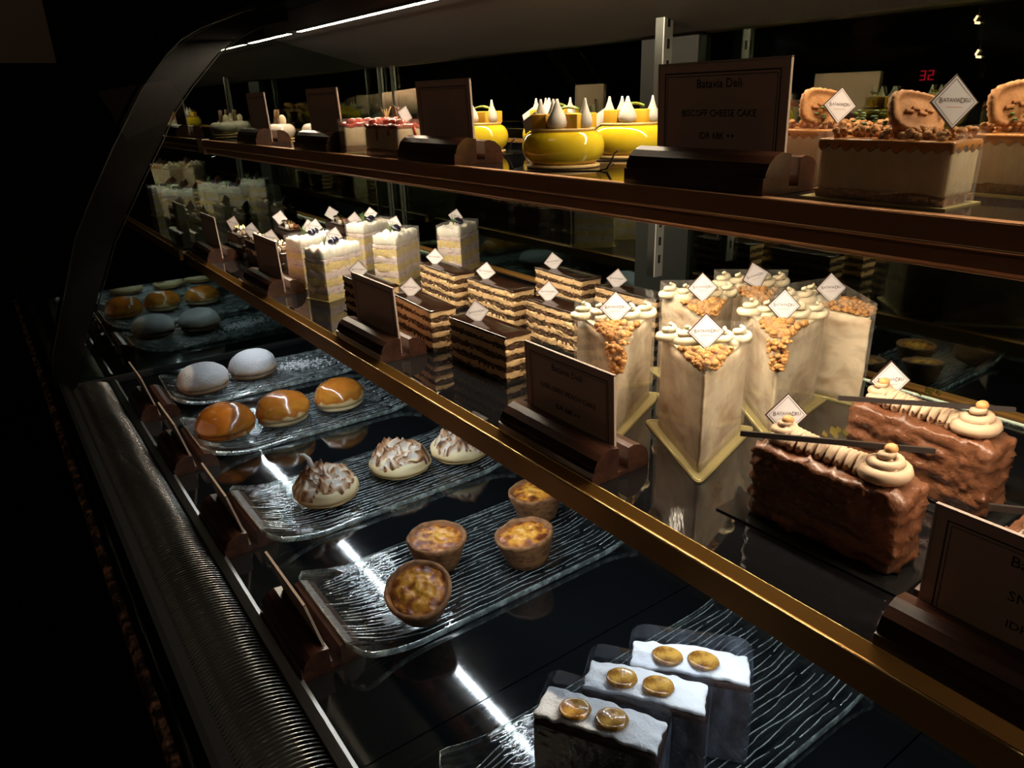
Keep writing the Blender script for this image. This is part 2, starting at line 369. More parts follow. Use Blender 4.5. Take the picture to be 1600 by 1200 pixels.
    MB().extr_y([(.60, EYE+.135), (.60, EYE+.19), (.92, EYE+.19), (.92, EYE+.074), (.84, EYE+.074)], Y0, 2.7).build('header', m_header, c)
    MB().extr_y([(.54, EYE+.170), (.60, EYE+.172), (.60, EYE+.19), (.54, EYE+.186)], Y0, 2.7).build('canopy_rail', m_black, c)
    MB().extr_y([(.84, ZD-.08), (.90, ZD-.08), (.90, ZD+.004), (.84, ZD+.004)], Y0, 2.7).build('back_sill', m_matte, c)
    # marble ledge along the customer side
    return c
case()
led = MB(); led.extr_y([(.020, EYE-.60), (.0385, EYE-.60), (.0385, EYE-.548), (.024, EYE-.548), (.020, EYE-.552)], Y0, 2.75)
tag(led.build('granite_ledge', m_granite), 'narrow brown speckled granite ledge along the foot of the case', 'ledge')

# slotted steel shelf standards
def standard(x, y, z0, z1, label):
    t = empty('shelf_standard', (x, y, z0)); tag(t, label, 'shelf post', 'steel posts at the back')
    h = z1-z0
    MB().extr_y([(-.008, 0), (.008, 0), (.008, h), (-.008, h)], -.008, -.006).build('post_face', m_post, t)
    b = MB(); b.box(-.008, -.006, 0, -.006, .008, h); b.box(.006, -.006, 0, .008, .008, h); b.build('post_side', m_dark_steel, t)
    k = .02
    s = MB()
    while k < h-.02: s.box(-.0022, -.0086, k, .0022, -.0079, k+.012); k += .026
    s.build('slot', m_matte, t)['kind'] = 'stuff'
    MB().box(-.014, -.012, h, .014, .012, h+.012).build('post_cap', m_dark_steel, t)
standard(.790, .752, EYE-.255, EYE+.115, 'slotted bright steel shelf post beside the yellow cakes, at the back glass')

# lower deck of brushed black panels
deck = empty('lower_deck', (0, 0, ZD)); tag(deck, 'glossy brushed black deck of wide panels under the glass trays', 'deck')
ys = [-.05, .19, .447, .704, .96, 1.217, 1.475, YE_LOW-.004]
for a, b in zip(ys[:-1], ys[1:]): MB().box(.147, a+.0008, -.012, .84, b-.0008, 0).build('deck_panel', m_deck, deck)
MB().box(.147, Y0, -.014, .84, YE_LOW, -.0125).build('deck_base', m_matte, deck)
MB().box(.147, YE_LOW+.012, -.012, .84, 2.68, 0).build('deck_panel', m_deck, deck)

# air grille
gr = empty('air_grille', (.098, 0, EYE-.512)); tag(gr, 'long slatted metal air grille between the front glass and the deck', 'grille')
g = MB(); y = 0.0
def arch(u): return .010*(1-abs(u)**2.4)
while y < 1.60:
    vs = []; m = 12
    for k in range(m+1):
        u = -1+2*k/m; x = .034*u; z = arch(u)-.003; vs += [(x, y, z), (x, y+.0018, z+.0004), (x, y+.0018, z-.0016)]
    g.add(vs, [(3*k+a, 3*k+3+a, 3*k+3+(a+1) % 3, 3*k+(a+1) % 3) for k in range(m) for a in range(3)], True); y += .0054
g.build('slat', m_slat, gr)['kind'] = 'stuff'
MB().extr_y([(.034, -.006), (.047, -.006), (.047, .002), (.043, .0035), (.034, .001)], Y0, 1.60).build('grille_rail', m_steel, gr)
MB().extr_y([(-.041, -.006), (-.034, -.006), (-.034, .001), (-.041, .002)], Y0, 1.60).build('grille_rail', m_rail, gr)
MB().box(-.034, Y0, -.020, .034, 1.60, -.016).build('grille_tray', m_matte, gr)

# shelves
def shelf(x0, x1, z, y1, mid, label):
    t = empty('display_shelf', (0, 0, z)); tag(t, label, 'shelf')
    MB().box(x0+.012, Y0, -.012, x1, y1, 0).build('shelf_top', m_shelf, t)
    if mid:
        MB().extr_y([(x0, -.023), (x0+.004, -.0245), (x0+.014, -.0245), (x0+.014, -.012), (x0+.011, 0), (x0+.011, .0042), (x0+.0095, .0046), (x0+.0035, -.0018), (x0, -.0024)], Y0, y1).build('edge_trim', m_gold, t)
        b = MB(); b.tube([(x0+.0010, Y0, -.0018), (x0+.0010, y1, -.0018)], .0011, 8); b.tube([(x0+.0100, Y0, .0043), (x0+.0100, y1, .0043)], .0006, 6); b.build('trim_bead', m_bead, t)
    else:
        MB().extr_y([(x0, -.013), (x0+.004, -.0155), (x0+.004, -.0245), (x0+.008, -.028), (x0+.030, -.028), (x0+.030, -.013), (x0+.013, -.013), (x0+.013, .001), (x0, .001)], Y0, y1).build('edge_trim', m_brown, t)
        b = MB(); b.tube([(x0+.0006, Y0, -.0130), (x0+.0006, y1, -.0130)], .0009, 8); b.tube([(x0+.0012, Y0, .0012), (x0+.0012, y1, .0012)], .0006, 6); b.tube([(x0+.0075, Y0, -.0275), (x0+.0075, y1, -.0275)], .0008, 6); b.build('trim_bead', m_bead2, t)
    MB().extr_y([(x1, -.014), (x1+.010, -.014), (x1+.010, .003), (x1, .003)], Y0, y1).build('rear_rail', m_gold, t)
    b = MB(); b.box(x0-.001, y1, -.025 if mid else -.029, x0+.014, y1+.003, .003); b.build('end_cap', m_pale_edge, t)
    return t
shelf(.343, .752, ZM, 1.735, True, 'glossy black middle shelf with a thin gold front edge')
shelf(.425, .752, ZT, 1.735, False, 'glossy black upper shelf with a deep bronze brown front edge')
shelf(.343, .752, ZM, 2.66, True, 'far continuation of the gold edged middle shelf beyond the end glass').location.y = 0
# (the far shelf starts after the end glass)
for o in list(COL.objects):
    if o.type == 'EMPTY' and o.get('label', '').startswith('far continuation'):
        for ch in CH[o.name]:
            for v in ch.data.vertices:
                if v.co.y < 1.0: v.co.y = 1.782

# light strips
def strip(x, z, y0, y1, wdt, tilt, mat, label, dots=False):
    t = empty('light_strip', (x, y0, z)); tag(t, label, 'light'); t.rotation_euler = (0, tilt, 0)
    MB().box(-wdt*.7, 0, 0, wdt*.7, y1-y0, .004).build('strip_housing', m_dark_steel, t)
    b = MB()
    if dots:
        n = int((y1-y0)/.0105)
        for k in range(n): yy = k*.0105; b.add([(-.003, yy, -.0008), (.003, yy, -.0008), (.003, yy+.006, -.0008), (-.003, yy+.006, -.0008)], [(0, 1, 2, 3)])
        o = b.build('diode', mat, t); o['kind'] = 'stuff'
    else:
        b.add([(-wdt/2, 0, -.0006), (wdt/2, 0, -.0006), (wdt/2, y1-y0, -.0006), (-wdt/2, y1-y0, -.0006)], [(0, 1, 2, 3)]); b.build('diffuser', mat, t)
    return t
strip(.374, ZM-.0165, 0, 1.58, .010, R(-20), emit('cool_led', COOL, E_LOW), 'row of cool white diodes under the front of the middle shelf', True)
strip(.472, ZT-.0175, -.1, 1.62, .008, R(-14), emit('warm_led', MIDW, E_MID), 'warm white light strip under the front of the upper shelf')
strip(.560, EYE+.122, -.1, 1.45, .010, R(-3), emit('canopy_led', WARM, E_TOP), 'long bright light tube under the canopy')
strip(.560, EYE+.122, 1.50, 1.74, .010, R(-3), emit('canopy_led_far', WARM, E_TOP), 'short far light tube under the canopy by the curved frame')
strip(.472, ZM+.19, 1.85, 2.6, .008, R(-10), emit('next_fill_led', (.9, 1, .75), E_NEXT*5), 'dim light strip added to light the stand-in cakes beyond the end glass')  # added source, only lights the cakes that stand in for reflections

# ------------------------------------------------------------------ small shared pieces
CARD_L = [('B', .0042, -.0098, -.0006, 'LEFT'), ('ATAVIA', .0030, -.0072, 0, 'LEFT'), ('D', .0042, .0032, -.0006, 'LEFT'), ('ELI', .0030, .0060, 0, 'LEFT')]
def card(parent, loc, a=-30, tilt=0, lean=0, s=1., legible=True):
    """diamond card standing on its lower corner; a = heading of its print"""
    d = .0150
    b = MB().add([(-d, 0, 0), (0, 0, -d), (d, 0, 0), (0, 0, d), (-d, .0008, 0), (0, .0008, -d), (d, .0008, 0), (0, .0008, d)], [(0, 1, 2, 3), (7, 6, 5, 4), (0, 4, 5, 1), (1, 5, 6, 2), (2, 6, 7, 3), (3, 7, 4, 0)])
    o = b.build('diamond_card', m_cardback, parent, (loc[0], loc[1], loc[2]+.014*s), (R(tilt), R(lean), R(a))); o.scale = (s, s, s)
    e = d-.0011; f = MB().add([(-e, -.0002, 0), (0, -.0002, -e), (e, -.0002, 0), (0, -.0002, e)], [(0, 1, 2, 3)]); f.build('card_face', m_white, o)
    q = MB(); a1, a2 = d-.0024, d-.0028
    q.add([(-a1, -.0004, 0), (0, -.0004, -a1), (a1, -.0004, 0), (0, -.0004, a1), (-a2, -.0004, 0), (0, -.0004, -a2), (a2, -.0004, 0), (0, -.0004, a2)], [(0, 1, 5, 4), (1, 2, 6, 5), (2, 3, 7, 6), (3, 0, 4, 7)]); q.build('card_border', m_cardtxt, o)
    if legible:
        lettering(CARD_L, m_cardtxt, o, (0, -.0004, 0))
        MB().add([(-.005, -.0004, -.0026), (.005, -.0004, -.0026), (.005, -.0004, -.0029), (-.005, -.0004, -.0029)], [(0, 1, 2, 3)]).build('card_rule', m_nut, o)
    return o
def slab(x0, x1, y0, y1, z0, z1, seed, amp=.0012, jit=.0008, st=.006):
    """cake layer with uneven sides and wavy top"""
    b = MB(); hx, hy, hz = (x1-x0)/2, (y1-y0)/2, (z1-z0)/2
    def dp(p, d):
        x, y, z = p
        wv = amp*N(x*45+seed, y*45, seed*.7)
        n2 = jit*N(x*260+seed, y*260, z*260)
        return (x+d.x*n2*2, y+d.y*n2*2, z+(wv if z > 0 else amp*N(x*45+seed+9.1, y*45, seed*.7+3)))
    b.rbox(hx, hy, hz, min(.0007, hz*.35), st, dp, ((x0+x1)/2, (y0+y1)/2, (z0+z1)/2)); return b
def crumbs(n, region, r, seed, zf=0):
    rd = random.Random(seed); b = MB()
    for k in range(n):
        x, y, z = region(rd); q = r*rd.uniform(.6, 1.35); ph = rd.uniform(0, 99)
        b.sph((x, y, z), q, q*rd.uniform(.7, 1.1), q*rd.uniform(.6, 1), 7, 5, lambda d: .35*N(d.x*2+ph, d.y*2, d.z*2))
    return b
def rosette(c, r, h, seed, turns=2.2):
    b = MB(); pts = []; n = 40
    for k in range(n+1):
        t = k/n; a = seed+t*turns*2*PI; rr = r*(1-t)**.8
        pts.append((c[0]+rr*math.cos(a), c[1]+rr*math.sin(a), c[2]+.003+h*t))
    b.tube(pts, r*.42, 8, lambda t: 1-.65*t); return b
def sheet_wall(poly, z0, z1, close=False, bulge=0):
    b = MB(); n = len(poly); vs = [(x, y, z0) for x, y in poly]+[(x, y, z1) for x, y in poly]
    m = n if close else n-1
    b.add(vs, [(i, (i+1) % n, n+(i+1) % n, n+i) for i in range(m)], False); return b
def sprig(parent, c, n, h, seed, mat=None):
    rd = random.Random(seed); b = MB()
    for k in range(n):
        a = rd.uniform(0, 2*PI); l = h*rd.uniform(.6, 1.1); dx, dy = math.cos(a)*l*.35, math.sin(a)*l*.35
        b.tube([(c[0], c[1], c[2]), (c[0]+dx*.5, c[1]+dy*.5, c[2]+l*.6), (c[0]+dx, c[1]+dy, c[2]+l)], .0006, 4, lambda t: 1-.6*t)
    return b.build('herb_sprig', mat or m_herb, parent)

# ------------------------------------------------------------------ price signs
def sign(x, y, z, lines, label, tilt=2, w=.118, h=.083, rz=0):
    t = empty('price_sign', (x, y, z+.0002), rz); tag(t, label, 'price sign', 'price signs on wooden blocks')
    # wooden block: profile across x, extruded along y, with a slot
    pr = [(-.030, 0)]+[(-.030, .010), (-.0285, .0115), (-.0285, .0135)]+[(-.027+.012*math.sin(a), .0135+.0135*(1-math.cos(a))*1.0) for a in (.35, .75, 1.15, 1.57)]
    pr = [(-.032, 0), (-.032, .012), (-.030, .0125), (-.0295, .016), (-.0265, .0215), (-.021, .026), (-.014, .0285), (-.003, .0265), (-.003, .004), (.008, .004), (.008, .0235), (.014, .0245), (.022, .0225), (.029, .017), (.032, .009), (.032, 0)]
    MB().extr_y(pr, -w/2-.008, w/2+.008).build('wooden_block', m_wood, t)
    pl = MB().box(-.0008, -w/2, 0, .0008, w/2, h).build('price_card', m_cardp, t, (0, 0, .0048), (0, R(-tilt), 0))
    # thin acrylic edge (pale colour for the light it catches), printed border and words face the customer (-x)
    e = MB(); q = .0012
    e.box(-q, -w/2-.0012, 0, q, -w/2, h+.001); e.box(-q, w/2, 0, q, w/2+.0012, h+.001); e.box(-q, -w/2-.0012, h, q, w/2+.0012, h+.0012); e.build('acrylic_edge', m_pale_edge, pl)
    bo = MB()
    for i, th in ((.006, .0009), (.0085, .0004)):
        ya, yb, za, zb = -w/2+i, w/2-i, .016+i*.3, h-i
        for (a, b_, c_, d_) in ((ya, za, yb, za+th), (ya, zb-th, yb, zb), (ya, za, ya+th, zb), (yb-th, za, yb, zb)):
            bo.add([(-.0010, a, b_), (-.0010, c_, b_), (-.0010, c_, d_), (-.0010, a, d_)], [(0, 1, 2, 3)])
    bo.build('printed_border', m_ink, pl)
    if lines:
        o = lettering(lines, m_ink, pl, (-.0012, 0, 0)); o.rotation_euler = (0, 0, R(-90))
    return t
def sgl(title):
    sz = .0068 if len(title) > 18 else .0085
    return [('Batavia Deli', .0088, 0, .066, 'CENTER'), (title, sz, 0, .046, 'CENTER'), ('IDR 68K ++', .0068, 0, .030, 'CENTER')]


sign(.385, .090, ZM, sgl('SNICKERS'), 'brown price card on a wooden block at right, in front of the chocolate coated cakes')
sign(.385, .462, ZM, sgl('EARL GREY PEACH CAKE'), 'brown price card on a wooden block between the layered coffee slices and crumble wedges')
sign(.385, .848, ZM, None, 'brown price card seen from the side before the left coffee slices')
sign(.385, 1.265, ZM, None, 'dark price card standing left of the blueberry layer cakes')
sign(.385, 1.63, ZM, None, 'farthest price card on the middle shelf by the small chocolate cakes', w=.112)
sign(.466, .384, ZT, sgl('BISCOFF CHEESE CAKE'), 'large brown price card on the upper shelf beside the caramel cheesecakes')
sign(.466, .782, ZT, None, 'brown price card on the upper shelf left of the yellow cakes')
sign(.466, 1.140, ZT, None, 'brown price card on the upper shelf left of the strawberry cheesecakes')
sign(.466, 1.455, ZT, None, 'farthest narrow price card on the upper shelf by the white domes', w=.10)
for y, l in ((.630, 'nearest price card on the deck, left of the tray with egg tarts'), (.885, 'price card on the deck left of the meringue bun tray'), (1.150, 'price card on the deck left of the glazed bun tray'), (1.40, 'farthest price card on the deck by the powdered buns')):
    sign(.176, y, ZD, None, l, tilt=13, h=.076, w=.108)

# ------------------------------------------------------------------ layered coffee slices
def opera():
    t = empty('opera_slice'); L, W = .112, .036
    x0, x1, y0, y1 = -W/2, W/2, -L/2, L/2
    seq = [('sponge_layer', m_spd, .0050, -.0004), ('cream_layer', m_crt, .0055, .0002), ('sponge_layer', m_spd, .0072, -.0003), ('cream_layer', m_crt, .0062, .0002), ('sponge_layer', m_spd, .0076, -.0003), ('cream_layer', m_crt, .0064, .0002), ('sponge_layer', m_spd, .0062, -.0002), ('cream_layer', m_crt, .0068, 0)]
    z = .0012
    MB().box(x0-.003, y0-.004, 0, x1+.003, y1+.004, .0012).build('cake_board', m_bboard, t)
    for k, (n, m, h, i) in enumerate(seq):
        slab(x0-i, x1+i, y0-i, y1+i, z-.0006, z+h+.0006, k*3.3+1, .0026, .0014, .0035).build(n, m, t); z += h
    b = MB(); b.rbox(W/2+.0010, L/2+.0010, .0016, .0013, .01, None, (0, 0, z+.0013)); b.build('chocolate_glaze', m_glaze, t)
    return t
op = opera()
OP = [(.445, .832, 'front coffee slice with dark glaze right beside the brown price card', -25), (.449, .685, 'front coffee layer slice just left of the peach cake price card', -35), (.571, .984, 'coffee layer slice standing before the tall blueberry cake, second row', -40),
      (.575, .843, 'coffee layer slice in the centre of the group with a tilted white card', -38), (.569, .690, 'coffee layer slice behind the peach cake price card, second row', -25), (.686, .828, 'coffee layer slice in the back row at the left', -32),
      (.680, .682, 'coffee layer slice in the back row at the right, by the steel post', -35), (.441, .985, 'leftmost coffee slice in shadow, half hidden behind a price card', -30)]
for k, (x, y, l, a) in enumerate(OP):
    o = op if k == 0 else copy_tree(op)
    o.location = (x, y, ZM); o.rotation_euler = (0, 0, R((-3, 2, -2, 1, 2, -2, 1, 0)[k])); tag(o, l, 'cake slice', 'layered coffee slices with dark glaze')
for k, (x, y, l, a) in enumerate(OP):
    o = [q for q in COL.objects if q.get('label') == l][0]
    card(o, (-.003, .030 if k != 1 else .018, .051), a, -8, (6, -8, 4, 8, 6, -6, 8, 5)[k])

# ------------------------------------------------------------------ blueberry cream layer cakes
def layercake(seed):
    t = empty('layer_cake'); L, W = .082, .046
    MB().box(-L/2-.004, -W/2-.004, 0, L/2+.004, W/2+.004, .0012).build('gold_board', m_gboard, t)
    z = .0012
    for k, (n, m, h) in enumerate([('sponge_layer', m_spy, .010), ('cream_layer', m_lil, .012), ('sponge_layer', m_spy, .012), ('cream_layer', m_lil, .013), ('sponge_layer', m_spy, .012), ('cream_layer', m_lil, .006)]):
        slab(-L/2, L/2, -W/2, W/2, z-.001, z+h+.001, seed+k*2.2, .0035, .001, .006).build(n, m, t); z += h
    b = MB(); b.rbox(L/2+.0005, W/2+.0005, .0095, .006, .004, lambda p, d: (p.x, p.y, p.z+(.0055*(N(p.x*90+seed, p.y*90, 0)) + .002*N(p.x*300, p.y*300, seed) if p.z > 0 else .002*N(p.x*60, p.y*60, seed))), (0, 0, z+.0085)); b.build('whipped_topping', m_whip, t)
    zt = z+.018
    b = MB(); rd = random.Random(seed)
    for (dx, dy) in ((-.004, -.006), (.010, .004)):
        b2 = MB(); b2.sph((dx, dy, zt+.004), .0075, .0075, .0068, 14, 9); b2.build('blueberry', m_berry, t)
    sprig(t, (-.016, 0, zt), 9, .020, seed)
    sheet_wall([(-L/2-.001, W/2), (-L/2-.001, -W/2-.001), (L/2+.001, -W/2-.001), (L/2+.001, W/2+.001)], .001, zt+.004, True).build('acetate_wrap', m_film, t)
    return t, zt
JL = [((.462, 1.255), 15, 'leftmost tall blueberry layer cake, beside the dark price card'), ((.453, 1.144), 20, 'front blueberry layer cake with one large berry'), ((.600, 1.315), 20, 'blueberry layer cake partly hidden behind two others'), ((.585, 1.178), 33, 'blueberry layer cake in clear film turned corner first'), ((.705, 1.165), 34, 'rightmost blueberry layer cake, standing apart at the back')]
lcs = [layercake(11), layercake(37)]
used = [False, False]
for k, ((x, y), a, l) in enumerate(JL):
    p, zt = lcs[k % 2]
    o = copy_tree(p) if used[k % 2] else p; used[k % 2] = True
    o.location = (x, y, ZM); o.rotation_euler = (0, 0, R(a)); tag(o, l, 'layer cake', 'blueberry layer cakes')
    JL[k] = (o, a, zt)
FARJ = [((.47, 2.20), 10, 'dim cream layer cake standing in for an end glass reflection, nearest the frame'), ((.56, 2.16), 15, 'dim cream layer cake standing in for an end glass reflection, middle one'), ((.66, 2.12), 25, 'dim cream layer cake standing in for an end glass reflection, rightmost'), ((.46, 2.42), 5, 'dim cream layer cake standing in for an end glass reflection, farthest one')]  # real copies added behind the end glass in place of mirrored cakes
for k, ((x, y), a, l) in enumerate(FARJ):
    o = copy_tree(lcs[k % 2][0]); o.location = (x, y, ZM); o.rotation_euler = (0, 0, R(a)); tag(o, l, 'layer cake', 'layer cakes standing in for end glass reflections')
for k, (o, a, zt) in enumerate(JL):
    card(o, (.016, .010, zt-.002), -35-a, -10, (10, 14, -6, 20, 12)[k], .95)

# ------------------------------------------------------------------ crumble wedges
def wedge(seed):
    """origin at the tip's foot, back of the wedge towards +y"""
    t = empty('crumble_wedge_cake'); s, ha = .108, 21.5; H = .088
    cx, cy = s*math.sin(R(ha)), s*math.cos(R(ha))
    # rounded triangular gold board
    bo = []; BS, BA = .136, 23
    corners = [(0, -.018), (BS*math.sin(R(BA)), -.018+BS*math.cos(R(BA))), (-BS*math.sin(R(BA)), -.018+BS*math.cos(R(BA)))]
    def rnd(cs, r, n=5):
        out = []
        for i, c in enumerate(cs):
            p, q = Vector(cs[i-1]), Vector(cs[(i+1) % len(cs)]); c = Vector(c); a = c+(p-c).normalized()*r; b = c+(q-c).normalized()*r
            for k in range(n+1): tt = k/n; out.append(tuple(a*(1-tt)**2+c*2*tt*(1-tt)+b*tt*tt))
        return out
    poly = rnd(corners, .012)
    MB().prism(poly, 0, .0015).build('gold_board', m_gboard, t)
    rim = MB(); rim.tube([(x*.95, (y-.04)*.95+.04, .0017) for x, y in poly+[poly[0]]], .0007, 5); rim.build('board_ridge', m_gboard, t)
    body = rnd([(0, .002), (cx, cy), (-cx, cy)], .006, 4)
    b = MB(); b.prism(body, .0015, H, 12, lambda q: (q[0]+.0012*N(q[0]*80+seed, q[1]*80, q[2]*60), q[1]+.0012*N(q[0]*80, q[1]*80+seed, q[2]*60), q[2]), True, 3); b.build('cake_body', m_marble, t)
    MB().prism([(x*.97, y*.97+.002) for x, y in body], H-.001, H+.003).build('cream_top', m_rose, t)
    # crumble heap near the tip
    def reg(rd):
        y = rd.uniform(.008, .052); hw = y*math.tan(R(ha))*.95+.003; x = rd.uniform(-hw, hw); return (x, y-.001, H+.004+rd.uniform(0, .006))
    cr = crumbs(210, reg, .0027, seed)
    def reg2(rd):
        z = rd.uniform(-.030, 0); hw = .004+(.03+z)*.22; return (rd.uniform(-hw, hw), .001+rd.uniform(-.002, .004), H+z+.004)
    if seed % 2: cr2 = crumbs(60, reg2, .0026, seed+5); cr.add(cr2.v, cr2.f, True)
    cr.build('crumble_topping', m_crumb, t)
    for k in range(5):
        x = -cx*.76+k*cx*.38; rosette((x, cy-.015-(k % 2)*.006, H+.001), .0105, .014, k*1.3+seed).build('cream_rosette', m_rose, t)
    film = rnd([(0, -.002), (cx+.003, cy+.003), (-cx-.003, cy+.003)], .006, 5)
    film = film[6:]+film[:6]
    sheet_wall(film, .002, H+.017, True).build('acetate_wrap', m_filmw, t)
    return t, H
WL = [((.434, .455), 228, 'crumble topped wedge cake right behind the peach cake price card'), ((.434, .354), 221, 'frontmost crumble wedge cake, its tip pointing to the viewer'), ((.546, .367), 213, 'crumble wedge cake with its card just right of the front wedge'),
      ((.553, .452), 227, 'crumble wedge cake behind the front wedge, in the second row'), ((.632, .450), 224, 'farthest crumble wedge cake, shaded, at the back glass'), ((.672, .350), 256, 'rightmost crumble wedge cake showing marbled side layers')]
wd = [wedge(3), wedge(8)]; uw = [False, False]
for k, ((x, y), hd, l) in enumerate(WL):
    p, H = wd[k % 2]; o = copy_tree(p) if uw[k % 2] else p; uw[k % 2] = True
    rz = hd+90                                     # local -y points along the heading
    o.location = (x, y, ZM); o.rotation_euler = (0, 0, R(rz)); tag(o, l, 'wedge cake', 'crumble topped wedge cakes')
    WL[k] = (o, rz, H)
for k, (o, rz, H) in enumerate(WL):
    card(o, (0, .060, H+.004), (-38, -36, -34, -33, -22, -33)[k]-rz, -14, (0, 0, 3, 0, -12, 0)[k], 1.08)

# ------------------------------------------------------------------ chocolate coated cakes
def chocblock(seed):
    t = empty('chocolate_coated_cake'); L, W, H = .112, .040, .058
    MB().box(-W/2-.011, -L/2-.012, 0, W/2+.011, L/2+.016, .0014).build('black_board', m_bboard, t)
    def dp(p, d):
        a = .0026*N(p.x*70+seed, p.y*70, p.z*110)+.0006*math.sin((p.z+.03)*2*PI/.0135+2*N(p.y*20,p.x*20,seed))*(1-abs(d.z))
        q = N(p.x*260, p.y*260+seed, p.z*260); a += .0030*max(0, q-.24)*3.2
        return p+Vector(d)*a
    b = MB(); b.rbox(W/2, L/2, H/2, .007, .0022, dp, (0, 0, H/2+.0014)); b.build('chocolate_coat', m_choc, t)
    # zigzag piped ruffle
    pts = []; n = 288
    for k in range(n+1):
        u = k/n; y = L/2-.014-(L-.028)*u; am = .0085+.004*(abs(u-.5)*2)**2; x = am*math.sin(u*2*PI*12); z = H+.0050+.0075*(1-(x/am)**2)*(.8+.5*(abs(u-.5)*2)**2)
        pts.append((x, y, z))
    b = MB(); b.tube(pts, .0024, 7); b.tube([(x*.8, y+.0012, z-.003) for x, y, z in pts], .0028, 6); b.build('piped_cream', m_mocha, t)
    for y, s2 in ((L/2-.016, 1), (-L/2+.022, 1.25)):
        rosette((0, y, H+.003), .0105*s2, .013*s2, seed+y*9, 2.7).build('piped_rosette', m_mocha, t)
        MB().sph((.001, y, H+.0185*s2), .0048, .0042, .0036, 10, 7).build('peanut', m_nut, t)
    g = MB(); rd = random.Random(seed)
    for k in range(8):
        x, y, z = rd.uniform(-.006, .006), rd.uniform(-.004, .008), H+.017+rd.uniform(0, .006)
        g.add([(x, y, z), (x+.004, y+.001, z+.001), (x+.003, y+.004, z+.003), (x-.001, y+.003, z+.002)], [(0, 1, 2, 3)])
    g.build('gold_leaf', m_gleaf, t)
    return t
cb = chocblock(2.3)
KL = [((.438, .240), 2, 'front chocolate coated cake with piped cream, its near side in shadow'), ((.556, .236), -2, 'second chocolate coated cake, glossy ridged sides, behind the front one'), ((.452, .080), 0, 'chocolate coated cake mostly hidden behind the right price card')]
for k, ((x, y), a, l) in enumerate(KL):
    o = cb if k == 0 else copy_tree(cb)
    o.location = (x, y, ZM); o.rotation_euler = (0, 0, R(a)); tag(o, l, 'cake', 'chocolate coated cakes'); KL[k] = o
for k, o in enumerate(KL):
    st = MB(); st.box(-.0022, -.060, 0, .0022, .060, .0035)
    st.build('chocolate_strip', m_stick, o, ((-.014, -.020, 0)[k], (-.004, -.004, .01)[k], (.078, .076, .078)[k]), (R(1), R(15), R((38, 44, 40)[k])))
    card(o, ((.010, .010, .012)[k], (.047, .040, .035)[k], .060), -33, -12, (4, 0, 16)[k], 1.1)

# ------------------------------------------------------------------ small dark chocolate cakes on the far left of the middle shelf
def smallchoc(seed):
    t = empty('small_chocolate_cake'); L, W, H = .10, .034, .046; rd = random.Random(seed)
    for k in range(3): slab(-W/2, W/2, -L/2, L/2, k*H/3, (k+1)*H/3, seed+k, .001, .001, .008).build('cake_layer', (m_choccake, m_glaze, m_choccake)[k], t)
    MB().rbox(W/2+.001, L/2+.001, .0016, .0013, .01, None, (0, 0, H+.001)).build('chocolate_glaze', m_glaze, t)
    for k in range(6):
        x, y = rd.uniform(-.012, .012), rd.uniform(-.04, .03); m, n = ((m_mocha, 'nut_piece'), (m_meri, 'meringue_piece'), (m_choc, 'chocolate_piece'))[k % 3]
        MB().rbox(.004, .006, .004, .002, .004, None).build(n, m, t, (x, y, H+.0065), (0, rd.uniform(-.3, .3), rd.uniform(0, 3)))
    g = MB()
    for k in range(6):
        x, y, z = rd.uniform(-.008, .008), rd.uniform(-.02, .02), H+.012
        g.add([(x, y, z), (x+.005, y+.001, z+.001), (x+.003, y+.005, z+.004), (x-.001, y+.004, z+.001)], [(0, 1, 2, 3)])
    g.build('gold_leaf', m_gleaf, t)
    st = MB().tube([(-.014, -.045, H+.012), (.010, .05, H+.014)], .0009, 5); st.build('chocolate_strip', m_stick, t)
    return t, H
sc = [smallchoc(5), smallchoc(21)]; us = [False, False]
SL = [((.438, 1.360), 'small dark chocolate cake in the front row nearest the blueberry cakes'), ((.438, 1.475), 'small dark chocolate cake second in the front row by a price card'), ((.438, 1.600), 'small dark chocolate cake third and last in the front row'),
      ((.540, 1.425), 'small dark chocolate cake, right end of the middle row'), ((.540, 1.600), 'small dark chocolate cake, left end of the middle row'), ((.650, 1.450), 'small dark chocolate cake, right end of the back row'), ((.650, 1.575), 'small dark chocolate cake, left end of the back row')]
for k, ((x, y), l) in enumerate(SL):
    p, H = sc[k % 2]; o = copy_tree(p) if us[k % 2] else p; us[k % 2] = True
    o.location = (x, y, ZM); tag(o, l, 'small cake', 'small dark chocolate cakes'); SL[k] = o
for k, o in enumerate(SL): card(o, (-.004, .038, .048), (-30, -42, -50, -35, -28, -40, -25)[k], -5, (14, 10, 16, -8, 12, 6, -10)[k], 1.15, k < 3)

